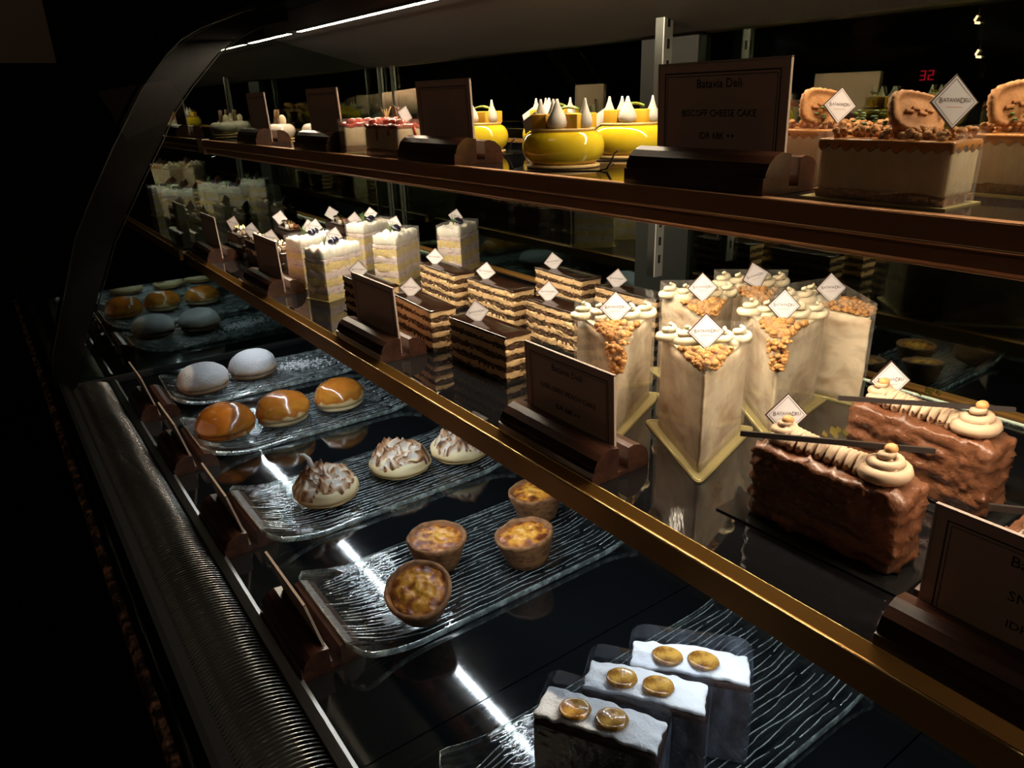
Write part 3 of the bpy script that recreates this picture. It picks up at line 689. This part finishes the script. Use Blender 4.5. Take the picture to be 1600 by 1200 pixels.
# ------------------------------------------------------------------ upper shelf: yellow cakes
def yellow(seed, lead=True):
    t = empty('yellow_glazed_cake'); rx, ry = .052, .040
    # black board with a curled tab
    MB().box(-rx-.006, -ry-.006, 0, rx+.006, ry+.006, .0012).build('black_board', m_bboard, t)
    pts = [(rx+.002, -ry+.004, .0015), (rx+.010, -ry+.001, .003), (rx+.016, -ry-.002, .012), (rx+.019, -ry-.004, .020), (rx+.026, -ry-.006, .026)]
    b = MB(); vs = []
    for k, p in enumerate(pts):
        wv = .013*(1-k/4.4); vs += [(p[0], p[1]-wv*.5, p[2]), (p[0], p[1]+wv*.5, p[2]), (p[0]+.001, p[1]+wv*.5, p[2]-.0012), (p[0]+.001, p[1]-wv*.5, p[2]-.0012)]
    b.add(vs, [(4*k+a, 4*k+(a+1) % 4, 4*k+4+(a+1) % 4, 4*k+4+a) for k in range(4) for a in range(4)]+[(0, 3, 2, 1), (16, 17, 18, 19)], True); b.build('curled_tab', m_bboard, t)
    MB().lathe([(rx*.86, .0012), (rx*.90, .0022), (rx*.90, .0045), (rx*.86, .0055)], 36, None, (0, 0, 0), 1, ry/rx).build('biscuit_base', m_biscuit, t)
    pr = []
    for k in range(15):
        a = -PI/2+PI*k/14; pr.append((rx-.016+.016*math.cos(a), .0255+.0195*math.sin(a)))
    MB().lathe(pr, 48, lambda q, a: (q[0]*(1+.006*N(q[0]*40+seed, q[1]*40, 0)), q[1], q[2]), (0, 0, 0), 1, ry/rx).build('glazed_body', m_yglz, t)
    MB().lathe([(rx*.76, .0445), (rx*.79, .0455), (rx*.79, .0475), (rx*.74, .0480)], 36, None, (0, 0, 0), 1, ry/rx).build('chocolate_disc', m_biscuit, t)
    rd = random.Random(seed)
    for (x, y) in ((-.024, -.008), (.018, -.012), (.006, .012), (-.010, .014), (.028, .006)):
        MB().rbox(.0098, .0098, .0088, .0012, .008, None).build('mango_cube', m_mango, t, (x, y, .056), (0, 0, rd.uniform(-.5, .5)))
    for (x, y, s2) in ((-.003, -.018, 1.15), (.030, -.010, .8), (-.030, .008, .9), (-.012, .000, .9)):
        MB().lathe([(.0060*s2, .0478), (.0104*s2, .0505), (.0114*s2, .0555), (.0096*s2, .0620), (.0058*s2, .0690), (.0030*s2, .0755), (.0013*s2, .082)], 14, None, (x, y, 0)).build('meringue_kiss', m_meri, t)
    lf = MB(); vs = []
    for i in range(9):
        u = i/8; wv = .009*math.sin(PI*(u**.8)); vs += [(-.012+.030*u, .016-wv, .068+.004*math.sin(u*3)), (-.012+.030*u, .016, .066+.004*math.sin(u*3)), (-.012+.030*u, .016+wv, .070+.004*math.sin(u*3))]
    lf.add(vs, [(3*i+a, 3*i+1+a, 3*i+4+a, 3*i+3+a) for i in range(8) for a in range(2)], True); lf.build('leaf', m_leaf, t)
    pet = MB(); pet.rbox(.012, .0006, .009, .0004, .006, None); pet.build('white_petal', m_meri, t, (-.040, -.004, .055), (R(-20), R(-30), R(-20)))
    return t
yc = yellow(4)
YL = [((.492, .600), -52, 'large yellow glazed cake with mango cubes in the middle of the upper shelf'), ((.612, .628), -48, 'yellow glazed cake half hidden behind the large price card'), ((.556, .855), -52, 'leftmost yellow glazed cake, emerging behind a price card'), ((.640, .800), -50, 'yellow glazed cake just behind the large one, mostly hidden')]
for k, ((x, y), a, l) in enumerate(YL):
    o = yc if k == 0 else copy_tree(yc); o.location = (x, y, ZT); o.scale = (.8, .8, .8); o.rotation_euler = (0, 0, R(a)); tag(o, l, 'glazed cake', 'yellow glazed cakes')

# white domes with chocolate curls
def dome():
    t = empty('white_dome_cake'); r = .040
    MB().lathe([(r*.85, 0), (r*.95, .001), (r*.95, .004), (r*.8, .005)], 28).build('biscuit_base', m_biscuit, t)
    pr = [(r-.015+.015*math.cos(-PI/2+PI*k/12), .0215+.0165*math.sin(-PI/2+PI*k/12)) for k in range(13)]
    MB().lathe(pr+[(r*.4, .0392)], 32).build('white_glaze', m_wglz, t)
    for dx in (0, .0062): MB().tube([(dx-.008, -.004, .036), (dx-.002, -.004, .072)], .0036, 8).build('chocolate_curl', m_cig, t)
    MB().sph((.010, .004, .046), .010, .008, .014, 12, 8, lambda d: .15*math.sin(6*math.atan2(d.y, d.x))).build('cream_quenelle', m_rose, t)
    return t
dm = dome()
DL = [((.535, 1.560), 'white domed cake with chocolate curls, on the left of the upper shelf'), ((.590, 1.490), 'white domed cake partly hidden behind a price card'), ((.640, 1.235), 'white domed cake behind the strawberry cheesecakes, only its curls showing')]
for k, ((x, y), l) in enumerate(DL):
    o = dm if k == 0 else copy_tree(dm); o.location = (x, y, ZT); o.scale = (.8, .8, .8); o.rotation_euler = (0, 0, R(-30)); tag(o, l, 'domed cake', 'white domed cakes')

# strawberry cheesecakes
def strawberry():
    t = empty('strawberry_cheesecake'); L, W = .098, .045
    MB().box(-W/2-.003, -L/2-.003, 0, W/2+.003, L/2+.003, .0012).build('gold_board', m_gboard, t)
    slab(-W/2, W/2, -L/2, L/2, .0012, .010, 3, .0015, .001).build('crumb_base', m_crust, t)
    MB().rbox(W/2, L/2, .0165, .003, .008, None, (0, 0, .0265)).build('cheesecake_body', m_chs, t)
    b = MB(); b.rbox(W/2+.0008, L/2+.0008, .0035, .003, .004, lambda p, d: (p.x, p.y, p.z+.004*N(p.x*90, p.y*90, 4)), (0, 0, .0455)); b.build('strawberry_jelly', m_straw, t)
    rd = random.Random(3)
    for k in range(6): MB().sph((rd.uniform(-.015, .015), -.035+k*.014, .051), .008, .009, .006, 10, 7, lambda d: .1*N(d.x*3, d.y*3, d.z*3)).build('strawberry_piece', m_straw, t)
    dr = MB()
    for (y, l) in ((-.025, .012), (.01, .02)): dr.tube([(-W/2-.0006, y, .045), (-W/2-.0012, y, .045-l)], .0018, 6)
    dr.tube([(.005, -L/2-.0008, .045), (.007, -L/2-.0012, .026)], .002, 6)
    dr.build('jelly_drip', m_straw, t)
    sprig(t, (0, -.02, .05), 12, .022, 5, m_biscuit)
    sheet_wall([(-W/2-.001, -L/2-.001), (W/2+.001, -L/2-.001), (W/2+.001, L/2+.001), (-W/2-.001, L/2+.001)], .001, .056, True).build('acetate_wrap', m_film, t)
    return t
sb = strawberry()
for k, (x, y, a, l) in enumerate([(.470, .925, 0, 'strawberry cheesecake corner first, right behind the dark price card'), (.500, 1.045, 78, 'strawberry cheesecake farther left with red drips down its side')]):
    o = sb if k == 0 else copy_tree(sb); o.location = (x, y, ZT); o.scale = (.86, .98, .82); o.rotation_euler = (0, 0, R(a)); tag(o, l, 'cheesecake', 'strawberry cheesecakes')
    if k == 0: card(o, (.0, -.036, .048), 10, -10, 20, 1.0, False)

# caramel cookie cheesecakes
def cookie(parent, loc, rot):
    b = MB(); vs = []
    def outline(i, n=56):
        a = 2*PI*i/n; c, s = math.cos(a), math.sin(a); k = 1/((abs(c)**3.2+abs(s)**3.2)**(1/3.2)); sc = 1+.035*math.cos(a*24)
        return .0235*c*k*sc, .0165*s*k*sc
    n = 56
    rings = [(1, -.0030), (1.0, .0018), (.93, .0032), (.80, .0034), (.76, .0020), (.5, .0024), (.2, .0026)]
    for (sc, z) in rings:
        for i in range(n): x, y = outline(i); vs.append((x*sc, y*sc, z))
    b.add(vs, [(j*n+i, j*n+(i+1) % n, (j+1)*n+(i+1) % n, (j+1)*n+i) for j in range(len(rings)-1) for i in range(n)]+[tuple(range(n-1, -1, -1)), tuple((len(rings)-1)*n+i for i in range(n))], True)
    o = b.build('cookie', m_cookie, parent, loc, rot)
    c2 = MB()
    for k in range(4): c2.rbox(.0035, .0013, .0010, .0006, .004, None, (-.009+.006*k, .003*((k % 2)-.5), .0034))
    c2.build('cookie_relief', m_cookie, o)
def caramelcake(seed, L=.108, W=.044):
    t = empty('caramel_cheesecake')
    MB().box(-W/2-.006, -L/2-.005, 0, W/2+.006, L/2+.010, .0012).build('gold_board', m_gboard, t)
    slab(-W/2, W/2, -L/2, L/2, .0012, .008, seed, .003, .0015).build('crumb_base', m_crust, t)
    MB().rbox(W/2, L/2, .0165, .0035, .008, None, (0, 0, .0235)).build('cheesecake_body', m_chs, t)
    def dp(p, d):
        z = p.z
        if z < 0: z += .0019*math.sin((p.x+p.y)*2*PI/.0105)+.0022*N(p.x*60, p.y*60, seed)
        return (p.x+d.x*.0008, p.y+d.y*.0008, z)
    b = MB(); b.rbox(W/2+.0006, L/2+.0006, .0036, .002, .0013, dp, (0, 0, .0415)); b.build('caramel_topping', m_caram, t)
    cr = crumbs(130, lambda rd: (rd.uniform(-W/2+.004, W/2-.004), rd.uniform(-L/2+.004, L/2-.01), .046+rd.uniform(0, .005)), .0032, seed); cr.build('crumble_topping', m_crumb2, t)
    rd = random.Random(seed); hb = MB()
    for k in range(3):
        x, y = -.010+.006*k, .012+.012*k
        for q in range(6):
            a = rd.uniform(0, 6.28); hb.sph((x+math.cos(a)*.004, y+math.sin(a)*.005, .055+q*.0018), .0032, .0018, .0010, 7, 5)
    hb.build('thyme_leaves', m_herb, t)
    sheet_wall([(-W/2-.0012, -L/2-.0012), (W/2+.0012, -L/2-.0012), (W/2+.0012, L/2+.0012), (-W/2-.0012, L/2+.0012)], .001, .0505, True).build('acetate_wrap', m_film, t)
    return t
ccs = caramelcake(6)
CL = [((.476, .252), 0, 'front caramel cheesecake under crumble, near the edge of the upper shelf'), ((.556, .198), 0, 'caramel cheesecake at the right edge behind the front one'), ((.566, .352), 3, 'caramel cheesecake behind the front one, seen on its left'), ((.556, .462), -4, 'caramel cheesecake just beside the large price card')]
for k, ((x, y), a, l) in enumerate(CL):
    o = ccs if k == 0 else copy_tree(ccs); o.location = (x, y, ZT); o.scale = (.78, .78, .84); o.rotation_euler = (0, 0, R(a)); tag(o, l, 'cheesecake', 'caramel cookie cheesecakes'); CL[k] = o
cookie(CL[0], (.008, -.008, .062), (R(60), R(10), R(-28))); cookie(CL[1], (.000, .028, .066), (R(80), R(-8), R(-33))); cookie(CL[2], (-.006, .012, .064), (R(78), R(8), R(-30))); cookie(CL[3], (.0, .02, .06), (R(75), 0, R(-30)))
card(CL[0], (.006, -.036, .052), -34, -12, 2, 1.25); card(CL[1], (-.004, -.012, .052), -40, -8, 18, 1.25, False); card(CL[2], (-.012, -.010, .050), -40, -8, 4, 1.1); card(CL[3], (.002, -.034, .050), -38, -8, 8, 1.25)

# ------------------------------------------------------------------ glass trays
def tray():
    t = empty('glass_tray'); L, W = .385, .168; nx, ny = 44, 14
    def zf(x): u = x/L; return .002+.020*max(0, (.20-u)/.20)**2+.020*max(0, (u-.80)/.20)**2
    def rnd_y(x, y):
        # rounded corners
        r = .018; dx = max(0, r-x, x-(L-r)); 
        lim = W/2-(r-math.sqrt(max(0, r*r-dx*dx))); return max(-lim, min(lim, y))
    def surf(dz):
        vs = []
        for i in range(nx+1):
            x = L*i/nx
            for j in range(ny+1): y = -W/2+W*j/ny; vs.append((x, rnd_y(x, y), zf(x)+dz))
        return vs
    n = ny+1; fq = [(i*n+j, (i+1)*n+j, (i+1)*n+j+1, i*n+j+1) for i in range(nx) for j in range(ny)]
    MB().add(surf(.006), fq, True).build('tray_surface', m_tray, t)
    rim = MB(); vs = []; path = []
    for i in range(nx+1): path.append((L*i/nx, rnd_y(L*i/nx, -W)))
    for i in range(nx, -1, -1): path.append((L*i/nx, rnd_y(L*i/nx, W)))
    m = len(path)
    for (x, y) in path: z = zf(x); vs += [(x, y, z-.0003), (x, y, z+.0062), (x*.996+.0008, y*.988, z+.0064)]
    rim.add(vs, [(3*k+a, 3*((k+1) % m)+a, 3*((k+1) % m)+a+1, 3*k+a+1) for k in range(m) for a in range(2)], True); rim.build('tray_rim', m_trayedge, t)
    rb = MB(); rd = random.Random(5)
    for k in range(24):
        y0 = -W/2+.006+k*(W-.012)/23; ph = rd.uniform(0, 9); a, b = 0.006+rd.uniform(0, .03), L-.006-rd.uniform(0, .05)
        cuts = sorted([a, b]+[rd.uniform(.05, L-.05) for _ in range(2)]); segs = [(cuts[0], cuts[1]-.004), (cuts[1]+.002, cuts[2]-.003), (cuts[2]+.002, cuts[3])]
        for (s0, s1) in segs:
            if s1-s0 < .012: continue
            pts = []; q = max(4, int((s1-s0)/.008))
            for i in range(q+1):
                x = s0+(s1-s0)*i/q; yy = y0+.0034*N(x*30+ph, k*.7)+.0011*N(x*170, k*2.); u = x/L
                yy = yy*(1-.10*max(0, .22-u)/.22*4*(1 if y0 > 0 else .6)); yy = rnd_y(x, yy)*.985; pts.append((x, yy, zf(x)+.0062))
            rb.tube(pts, .00055, 4)
    o = rb.build('tray_ribs', m_trayrib, t); o['kind'] = 'stuff'
    return t
tr = tray(); ZTR = ZD+.0092
TL = [(.190, .628, 0, 'ribbed clear glass tray holding the egg tarts'), (.188, .880, 1, 'ribbed clear glass tray holding the meringue topped buns'), (.190, 1.180, 0, 'ribbed clear glass tray holding the three glazed buns'), (.205, 1.432, -2, 'farthest ribbed glass tray, dusted with icing sugar, under powdered buns'), (.190, .322, 0, 'nearest ribbed glass tray, under the loaf slices in film')]
for k, (x, y, a, l) in enumerate(TL):
    o = tr if k == 0 else copy_tree(tr); o.location = (x, y, ZD); o.rotation_euler = (0, 0, R(a)); tag(o, l, 'glass tray', 'ribbed glass trays')

# ------------------------------------------------------------------ buns and tarts
def bun(name, mat, rx, ry, rz, seed, waist=.35, dimple=0):
    t = empty(name); b = MB(); nu, nv = 56, 36; tone = []; vs = []
    for j in range(nv+1):
        th = PI*j/nv
        for i in range(nu):
            ph = 2*PI*i/nu; cz = math.cos(th); s = abs(math.sin(th))**.72
            d = Vector((s*math.cos(ph), s*math.sin(ph), cz))
            k = 1+.075*N(d.x*1.6+seed, d.y*1.6, d.z*1.6)+.012*N(d.x*7+seed, d.y*7, d.z*7)
            zz = d.z*(1 if d.z > 0 else .62)
            wn = .075*math.exp(-((zz+.14)/.08)**2); k -= wn+.012*N(math.cos(ph)*5+seed, math.sin(ph)*5, zz*14)*math.exp(-((zz+.15)/.3)**2)
            vs.append((d.x*rx*k, d.y*ry*k, (zz+.62)*rz*(1+.02*N(d.x*3, d.y*3, seed))))
            tone.append(max(0, min(1, .5+.9*(zz-waist*.2)+.26*N(d.x*3+seed, d.y*3, d.z*3)+.09*N(d.x*14, d.y*14, d.z*14))))
    b.add(vs, [(j*nu+i, (j+1)*nu+i, (j+1)*nu+(i+1) % nu, j*nu+(i+1) % nu) for j in range(nv) for i in range(nu)], True)
    b.build('bun_body', mat, t, attr=tone); return t
for k, ((x, y), s, l) in enumerate([((.268, 1.398), 1., 'left powdered sugar bun on the farthest tray'), ((.368, 1.416), 1., 'right powdered sugar bun beside the spilled icing sugar')]):
    o = bun('powdered_bun', m_powder, .048, .044, .034, 5+k*7); o.location = (x, y, ZTR); o.rotation_euler = (0, 0, R(20)); tag(o, l, 'bun', 'powdered buns')
for k, ((x, y), l) in enumerate([((.243, 1.163), 'left caramel glazed bun at the end of its tray'), ((.337, 1.157), 'middle caramel glazed bun of three'), ((.439, 1.158), 'right caramel glazed bun, paler underneath, nearest the gold edge')]):
    o = bun('glazed_bun', m_glazed, .046, .042, (.035, .034, .032)[k], 15+k*4, (-.8, 1.2, 1.6)[k]); o.location = (x, y, ZTR); o.rotation_euler = (0, 0, R(-10+15*k)); tag(o, l, 'glazed bun', 'caramel glazed buns')
def meringue(seed, big=1):
    t = empty('meringue_bun'); b = bun('tmp', m_bunpale, .046, .044, .021, seed)
    ch = CH.pop(b.name)[0]; ch.parent = t; CH.setdefault(t.name, []).append(ch); ch.name = 'bun_base'; bpy.data.objects.remove(b)
    # swirled, peaked meringue with toasted ridges
    nu, nv = 88, 34; vs = []; tone = []
    rd = random.Random(seed); peaks = [(rd.uniform(-.7, .7), rd.uniform(-.7, .7), rd.uniform(.008, .014)) for _ in range(9)]
    for j in range(nv+1):
        r = j/nv
        for i in range(nu):
            a = 2*PI*i/nu; x, y = r*math.cos(a), r*math.sin(a)
            wx, wy = x+.28*N(x*2.2+seed, y*2.2), y+.28*N(x*2.2, y*2.2+seed+5)
            rid = 1-abs(N(wx*3.6+seed, wy*3.6, seed))*3.6; rid = max(-.3, rid)
            pk = 0
            for (px, py, ph) in peaks:
                q = math.hypot(wx-px, wy-py); pk = max(pk, ph*max(0, 1-q/.26)**1.6)
            base = .026*math.sqrt(max(0, 1-r**2.4)); edge = 1-r**6
            z = .026+base*.55+(.0065*rid+pk)*edge*big-.007*r**4*(1+.5*N(x*3+seed, y*3))
            rr = 1.0+.05*rid*.5
            vs.append((x*.0435*rr, y*.0410*rr, z-.003))
            tone.append(max(0, min(1, .30+.62*max(0, rid)**4+pk*26+.34*N(x*4, y*4, seed+3)+.12*r**4)))
    b = MB(); b.add(vs, [(j*nu+i, (j+1)*nu+i, (j+1)*nu+(i+1) % nu, j*nu+(i+1) % nu) for j in range(nv) for i in range(nu)], True)
    b.build('meringue_swirl', m_toast, t, attr=tone); return t
for k, ((x, y), l) in enumerate([((.295, .872), 'left meringue topped bun with a curled toasted peak'), ((.412, .878), 'middle meringue topped bun with toasted swirls'), ((.505, .862), 'right meringue topped bun half hidden under the gold edge')]):
    o = meringue(3+k*9); o.location = (x, y, ZTR); tag(o, l, 'meringue bun', 'meringue topped buns')
    if k == 0:
        b = MB(); b.tube([(-.014, .004, .050), (-.016, .006, .062), (-.021, .008, .069), (-.027, .009, .071)], .0042, 7, lambda t: 1-.55*t); b.build('curled_peak', m_meri, o)
def tart(seed):
    t = empty('custard_tart'); n = 44
    def dp(q, a):
        k = 1+.025*N(math.cos(a)*3+seed, math.sin(a)*3, q[2]*60)+.012*N(math.cos(a)*9, math.sin(a)*9, q[2]*200+seed)
        return (q[0]*k, q[1]*k, q[2]*(1+.05*N(math.cos(a)*2+seed, math.sin(a)*2, 3)))
    pr = [(.020, .0), (.0235, .0005), (.0265, .008), (.0295, .018), (.0325, .028), (.0345, .0335), (.0345, .0365), (.0325, .0378), (.0300, .0365), (.0285, .0330)]
    MB().lathe(pr, n, dp).build('pastry_shell', m_shell, t)
    vs = []; nv = 18; tone = []
    for j in range(nv+1):
        r = .0302*j/nv
        for i in range(n):
            a = 2*PI*i/n; x, y = r*math.cos(a), r*math.sin(a); vs.append((x, y, .0338+.0032*(1-(j/nv)**2)+.0026*N(x*110+seed, y*110)+.0012*N(x*300, y*300, seed)))
            tone.append(max(0, min(1, .12+.42*(j/nv)**1.5+.75*abs(N(x*75+seed, y*75, 2))+.25*N(x*200, y*200, seed))))
    b = MB(); b.add(vs, [(j*n+i, (j+1)*n+i, (j+1)*n+(i+1) % n, j*n+(i+1) % n) for j in range(nv) for i in range(n)], True); b.build('custard', m_cust, t, attr=tone); return t
for k, ((x, y), tl, l) in enumerate([((.280, .578), (18, -14), 'front egg tart tipped toward the viewer'), ((.338, .644), (0, 0), 'egg tart behind the tipped one on the tray'), ((.492, .655), (3, 4), 'farthest egg tart, cut off by the gold edge'), ((.425, .585), (8, 0), 'right front egg tart with one dented side')]):
    o = tart(2+k*5); o.location = (x, y, ZTR+(.008 if k == 0 else .001)); o.rotation_euler = (R(tl[0]), R(tl[1]), k*1.3); tag(o, l, 'egg tart', 'burnt custard tarts')

# loaf slices in film
def loaf(seed):
    t = empty('banana_loaf_slice'); L, W, H = .094, .033, .078
    hump = lambda x: .0045*math.cos(x/(L/2)*1.2)-.003
    def dp(p, d):
        z = p.z+(hump(p.x)+.0015*N(p.x*90+seed, p.y*90) if p.z > 0 else 0); return (p.x+d.x*.0008*N(p.y*200, p.z*200, seed), p.y+d.y*.0008*N(p.x*200, p.z*200, seed), z)
    MB().rbox(L/2, W/2, H/2, .004, .006, dp, (0, 0, H/2)).build('loaf_body', m_choccake, t)
    b = MB(); b.rbox(L/2-.001, W/2-.0005, .0022, .0018, .0028, lambda p, d: (p.x*(1+.05*N(p.y*120+seed, p.x*90)), p.y*(.95+.16*N(p.x*110, seed)), p.z+hump(p.x)+.0022*N(p.x*120+seed, p.y*120)), (0, 0, H+.0012)); b.build('sugar_crust', m_sugar, t)
    rd = random.Random(seed)
    for (x, y) in ((-.018, -.004+.004*rd.random()), (.010, -.002)):
        pr = [(.0114, 0), (.0124, .0015), (.0118, .0030), (.0104, .0038), (.0092, .0031), (.0036, .0033), (.0010, .0022)]
        MB().lathe(pr, 22, lambda q, a: (q[0]*(1+.08*N(math.cos(a)*1.5+seed, math.sin(a)*1.5)), q[1]*(1+.08*N(math.cos(a)*2, seed)), q[2])).build('banana_slice', m_banana, t, (x, y, H+.003+hump(x)), (R(8), R(-4), seed))
    # film: two tall sides with rounded upper corners and the ends
    def pane(y):
        pts = []; r = .014; hx, zt = L/2+.002, H+.016
        pts += [(-hx, 0), (hx, 0)]
        for k in range(7): a = PI/2*k/6; pts.append((hx-r+r*math.cos(a), zt-r+r*math.sin(a)))
        for k in range(7): a = PI/2+PI/2*k/6; pts.append((-hx+r+r*math.cos(a), zt-r+r*math.sin(a)))
        return MB().add([(x, y, z+.001) for x, z in pts], [tuple(range(len(pts)))])
    pane(W/2+.0025).build('film_side', m_film2, t)
    f = pane(-W/2-.0015); f.v = [(x, y, min(z, H-.004)) for x, y, z in f.v]; f.build('film_side', m_film2, t)
    MB().add([(-L/2-.002, -W/2-.0015, .001), (-L/2-.002, W/2+.0025, .001), (-L/2-.002, W/2+.0025, H+.003), (-L/2-.002, -W/2-.0015, H-.006)], [(0, 1, 2, 3)]).build('film_end', m_film2, t)
    MB().add([(L/2+.002, -W/2-.0015, .001), (L/2+.002, W/2+.0025, .001), (L/2+.002, W/2+.0025, H+.003), (L/2+.002, -W/2-.0015, H-.006)], [(0, 1, 2, 3)]).build('film_end', m_film2, t)
    return t
for k, ((x, y), l) in enumerate([((.281, .304), 'nearest sugar dusted loaf slice with two caramel banana rounds'), ((.330, .306), 'middle sugar dusted loaf slice of the three in film'), ((.377, .303), 'farthest sugar dusted loaf slice of the three in film')]):
    o = loaf(4+k*6); o.location = (x, y, ZTR); o.rotation_euler = (0, 0, R((-60, -55, -50)[k])); tag(o, l, 'loaf slice', 'loaf slices with banana rounds')

# spilled icing sugar
b = MB(); rd = random.Random(9)
for k in range(420):
    a = rd.gauss(0, 1); x = .46+a*.030; y = 1.43+rd.gauss(0, .018)-.2*(x-.47); q = rd.uniform(.0006, .0030)
    b.sph((x, y, ZTR+.0008), q, q, q*.5, 5, 3)
o = b.build('spilled_sugar', m_sugar); o['kind'] = 'stuff'; tag(o, 'loose icing sugar scattered over the farthest tray', 'icing sugar')

# ------------------------------------------------------------------ next section beyond the end glass, its domes added as reflections, and the room behind
for k, ((x, y), l) in enumerate([((.60, 2.10), 'white domed cake standing in for an end glass reflection'), ((.70, 2.22), 'second dim domed cake standing in for an end glass reflection')]):
    o = copy_tree(dm); o.location = (x, y, ZT); o.rotation_euler = (0, 0, R(-30)); tag(o, l, 'domed cake', 'domed cakes standing in for end glass reflections')
t = empty('display_shelf', (0, 0, ZT)); tag(t, 'far continuation of the brown edged upper shelf beyond the end glass', 'shelf')
MB().box(.437, 1.782, -.012, .752, 2.66, 0).build('shelf_top', m_shelf, t); MB().box(.425, 1.782, -.028, .437, 2.66, .001).build('edge_trim', m_brown, t)

tag(MB().box(.12, 2.80, EYE+.135, .30, 2.82, EYE+.36).build('wall_board', m_beige), 'blank dim beige board at the far upper left', 'board')
area('board_fill_light', (.0, 2.3, EYE+.9), (.2, 2.8, EYE+.2), .2, .2, .14, (1, .75, .55))  # unseen lamp added to brighten the beige board
# kitchen equipment behind the case
t = empty('oven_panel', (1.75, .40, EYE)); tag(t, 'dark appliance with a small red digital display behind the back glass', 'appliance')
MB().box(0, -.4, -1.30, .4, .9, .35).build('appliance_body', m_matte, t)
def seg(parent, ch, y, z, s, mat):
    S = {'3': 'abcdg', '2': 'abged'}[ch]; b = MB()
    g = {'a': (0, 2, 1, 2), 'b': (1, 1, 1, 2), 'c': (1, 0, 1, 1), 'd': (0, 0, 1, 0), 'e': (0, 0, 0, 1), 'g': (0, 1, 1, 1)}
    for q in S:
        x0, z0, x1, z1 = g[q]; w2 = .12*s; ya, yb = y-x0*s, y-x1*s; za, zb = z+z0*s, z+z1*s
        b.box(-.003, min(ya, yb)-w2, min(za, zb)-w2, -.001, max(ya, yb)+w2, max(za, zb)+w2)
    b.build('display_digit', mat, parent)
m_red = emit('red_display', (1, .02, .05), .9)
seg(t, '3', .495, .004, .009, m_red); seg(t, '2', .478, .004, .009, m_red)
m_bulb = emit('warm_bulb', (1, .62, .35), 9)
for (x, y, z, l) in ((1.60, .733, EYE+.100, 'upper small glowing warm lamp behind the back glass'), (1.60, .720, EYE+.041, 'lower small glowing warm lamp behind the back glass')):
    q = empty('small_lamp', (x, y, z)); tag(q, l, 'lamp', 'small lamps behind the case')
    MB().tube([(0, -.002, .012), (0, .002, .004), (0, 0, 0), (0, -.008, -.001)], .0022, 8).build('filament', m_bulb, q)
    MB().tube([(.004, -.002, .012), (.004, -.002, .9 if z > EYE+.1 else .07)], .001, 6).build('cord', m_matte, q)

# work surface behind the case, with a beige roll added for a front glass reflection
t = empty('back_counter', (1.0, 1.2, 0)); tag(t, 'dark work counter behind the back glass', 'counter')
MB().box(0, 0, EYE-.12, .45, 1.6, EYE-.09).build('counter_top', m_matte, t); MB().box(.02, .02, 0, .45, 1.58, EYE-.12).build('counter_body', m_matte, t)
b = MB(); n = 40; vs = []
for k in range(9):
    u = k/8; r = .030+.036*u
    for i in range(n+1):
        a = 2*PI*1.12*i/n-.9; rr = r*(1-.10*i/n); vs.append((rr*math.cos(a), -.16+.32*u, rr*math.sin(a)+.066))
b.add(vs, [(k*(n+1)+i, k*(n+1)+i+1, (k+1)*(n+1)+i+1, (k+1)*(n+1)+i) for k in range(8) for i in range(n)], True)
o = b.build('reflected_roll', M('reflected_beige', (.62, .46, .33), .8, c2=(.40, .28, .19), ns=14, lo=.45, hi=.7, bump=.2, bs=40)); o.location = (1.04, 1.98, EYE-.089); o.rotation_euler = (0, 0, R(-118))
tag(o, 'beige roll standing in for a front glass reflection, behind the strawberry cheesecakes', 'reflection stand-in')
area('roll_fill_light', (1.00, 1.90, EYE+.45), (1.05, 1.97, EYE), .12, .12, 1.5, (1, .80, .60)).data.spread = R(75)  # unseen lamp added to make the beige roll show
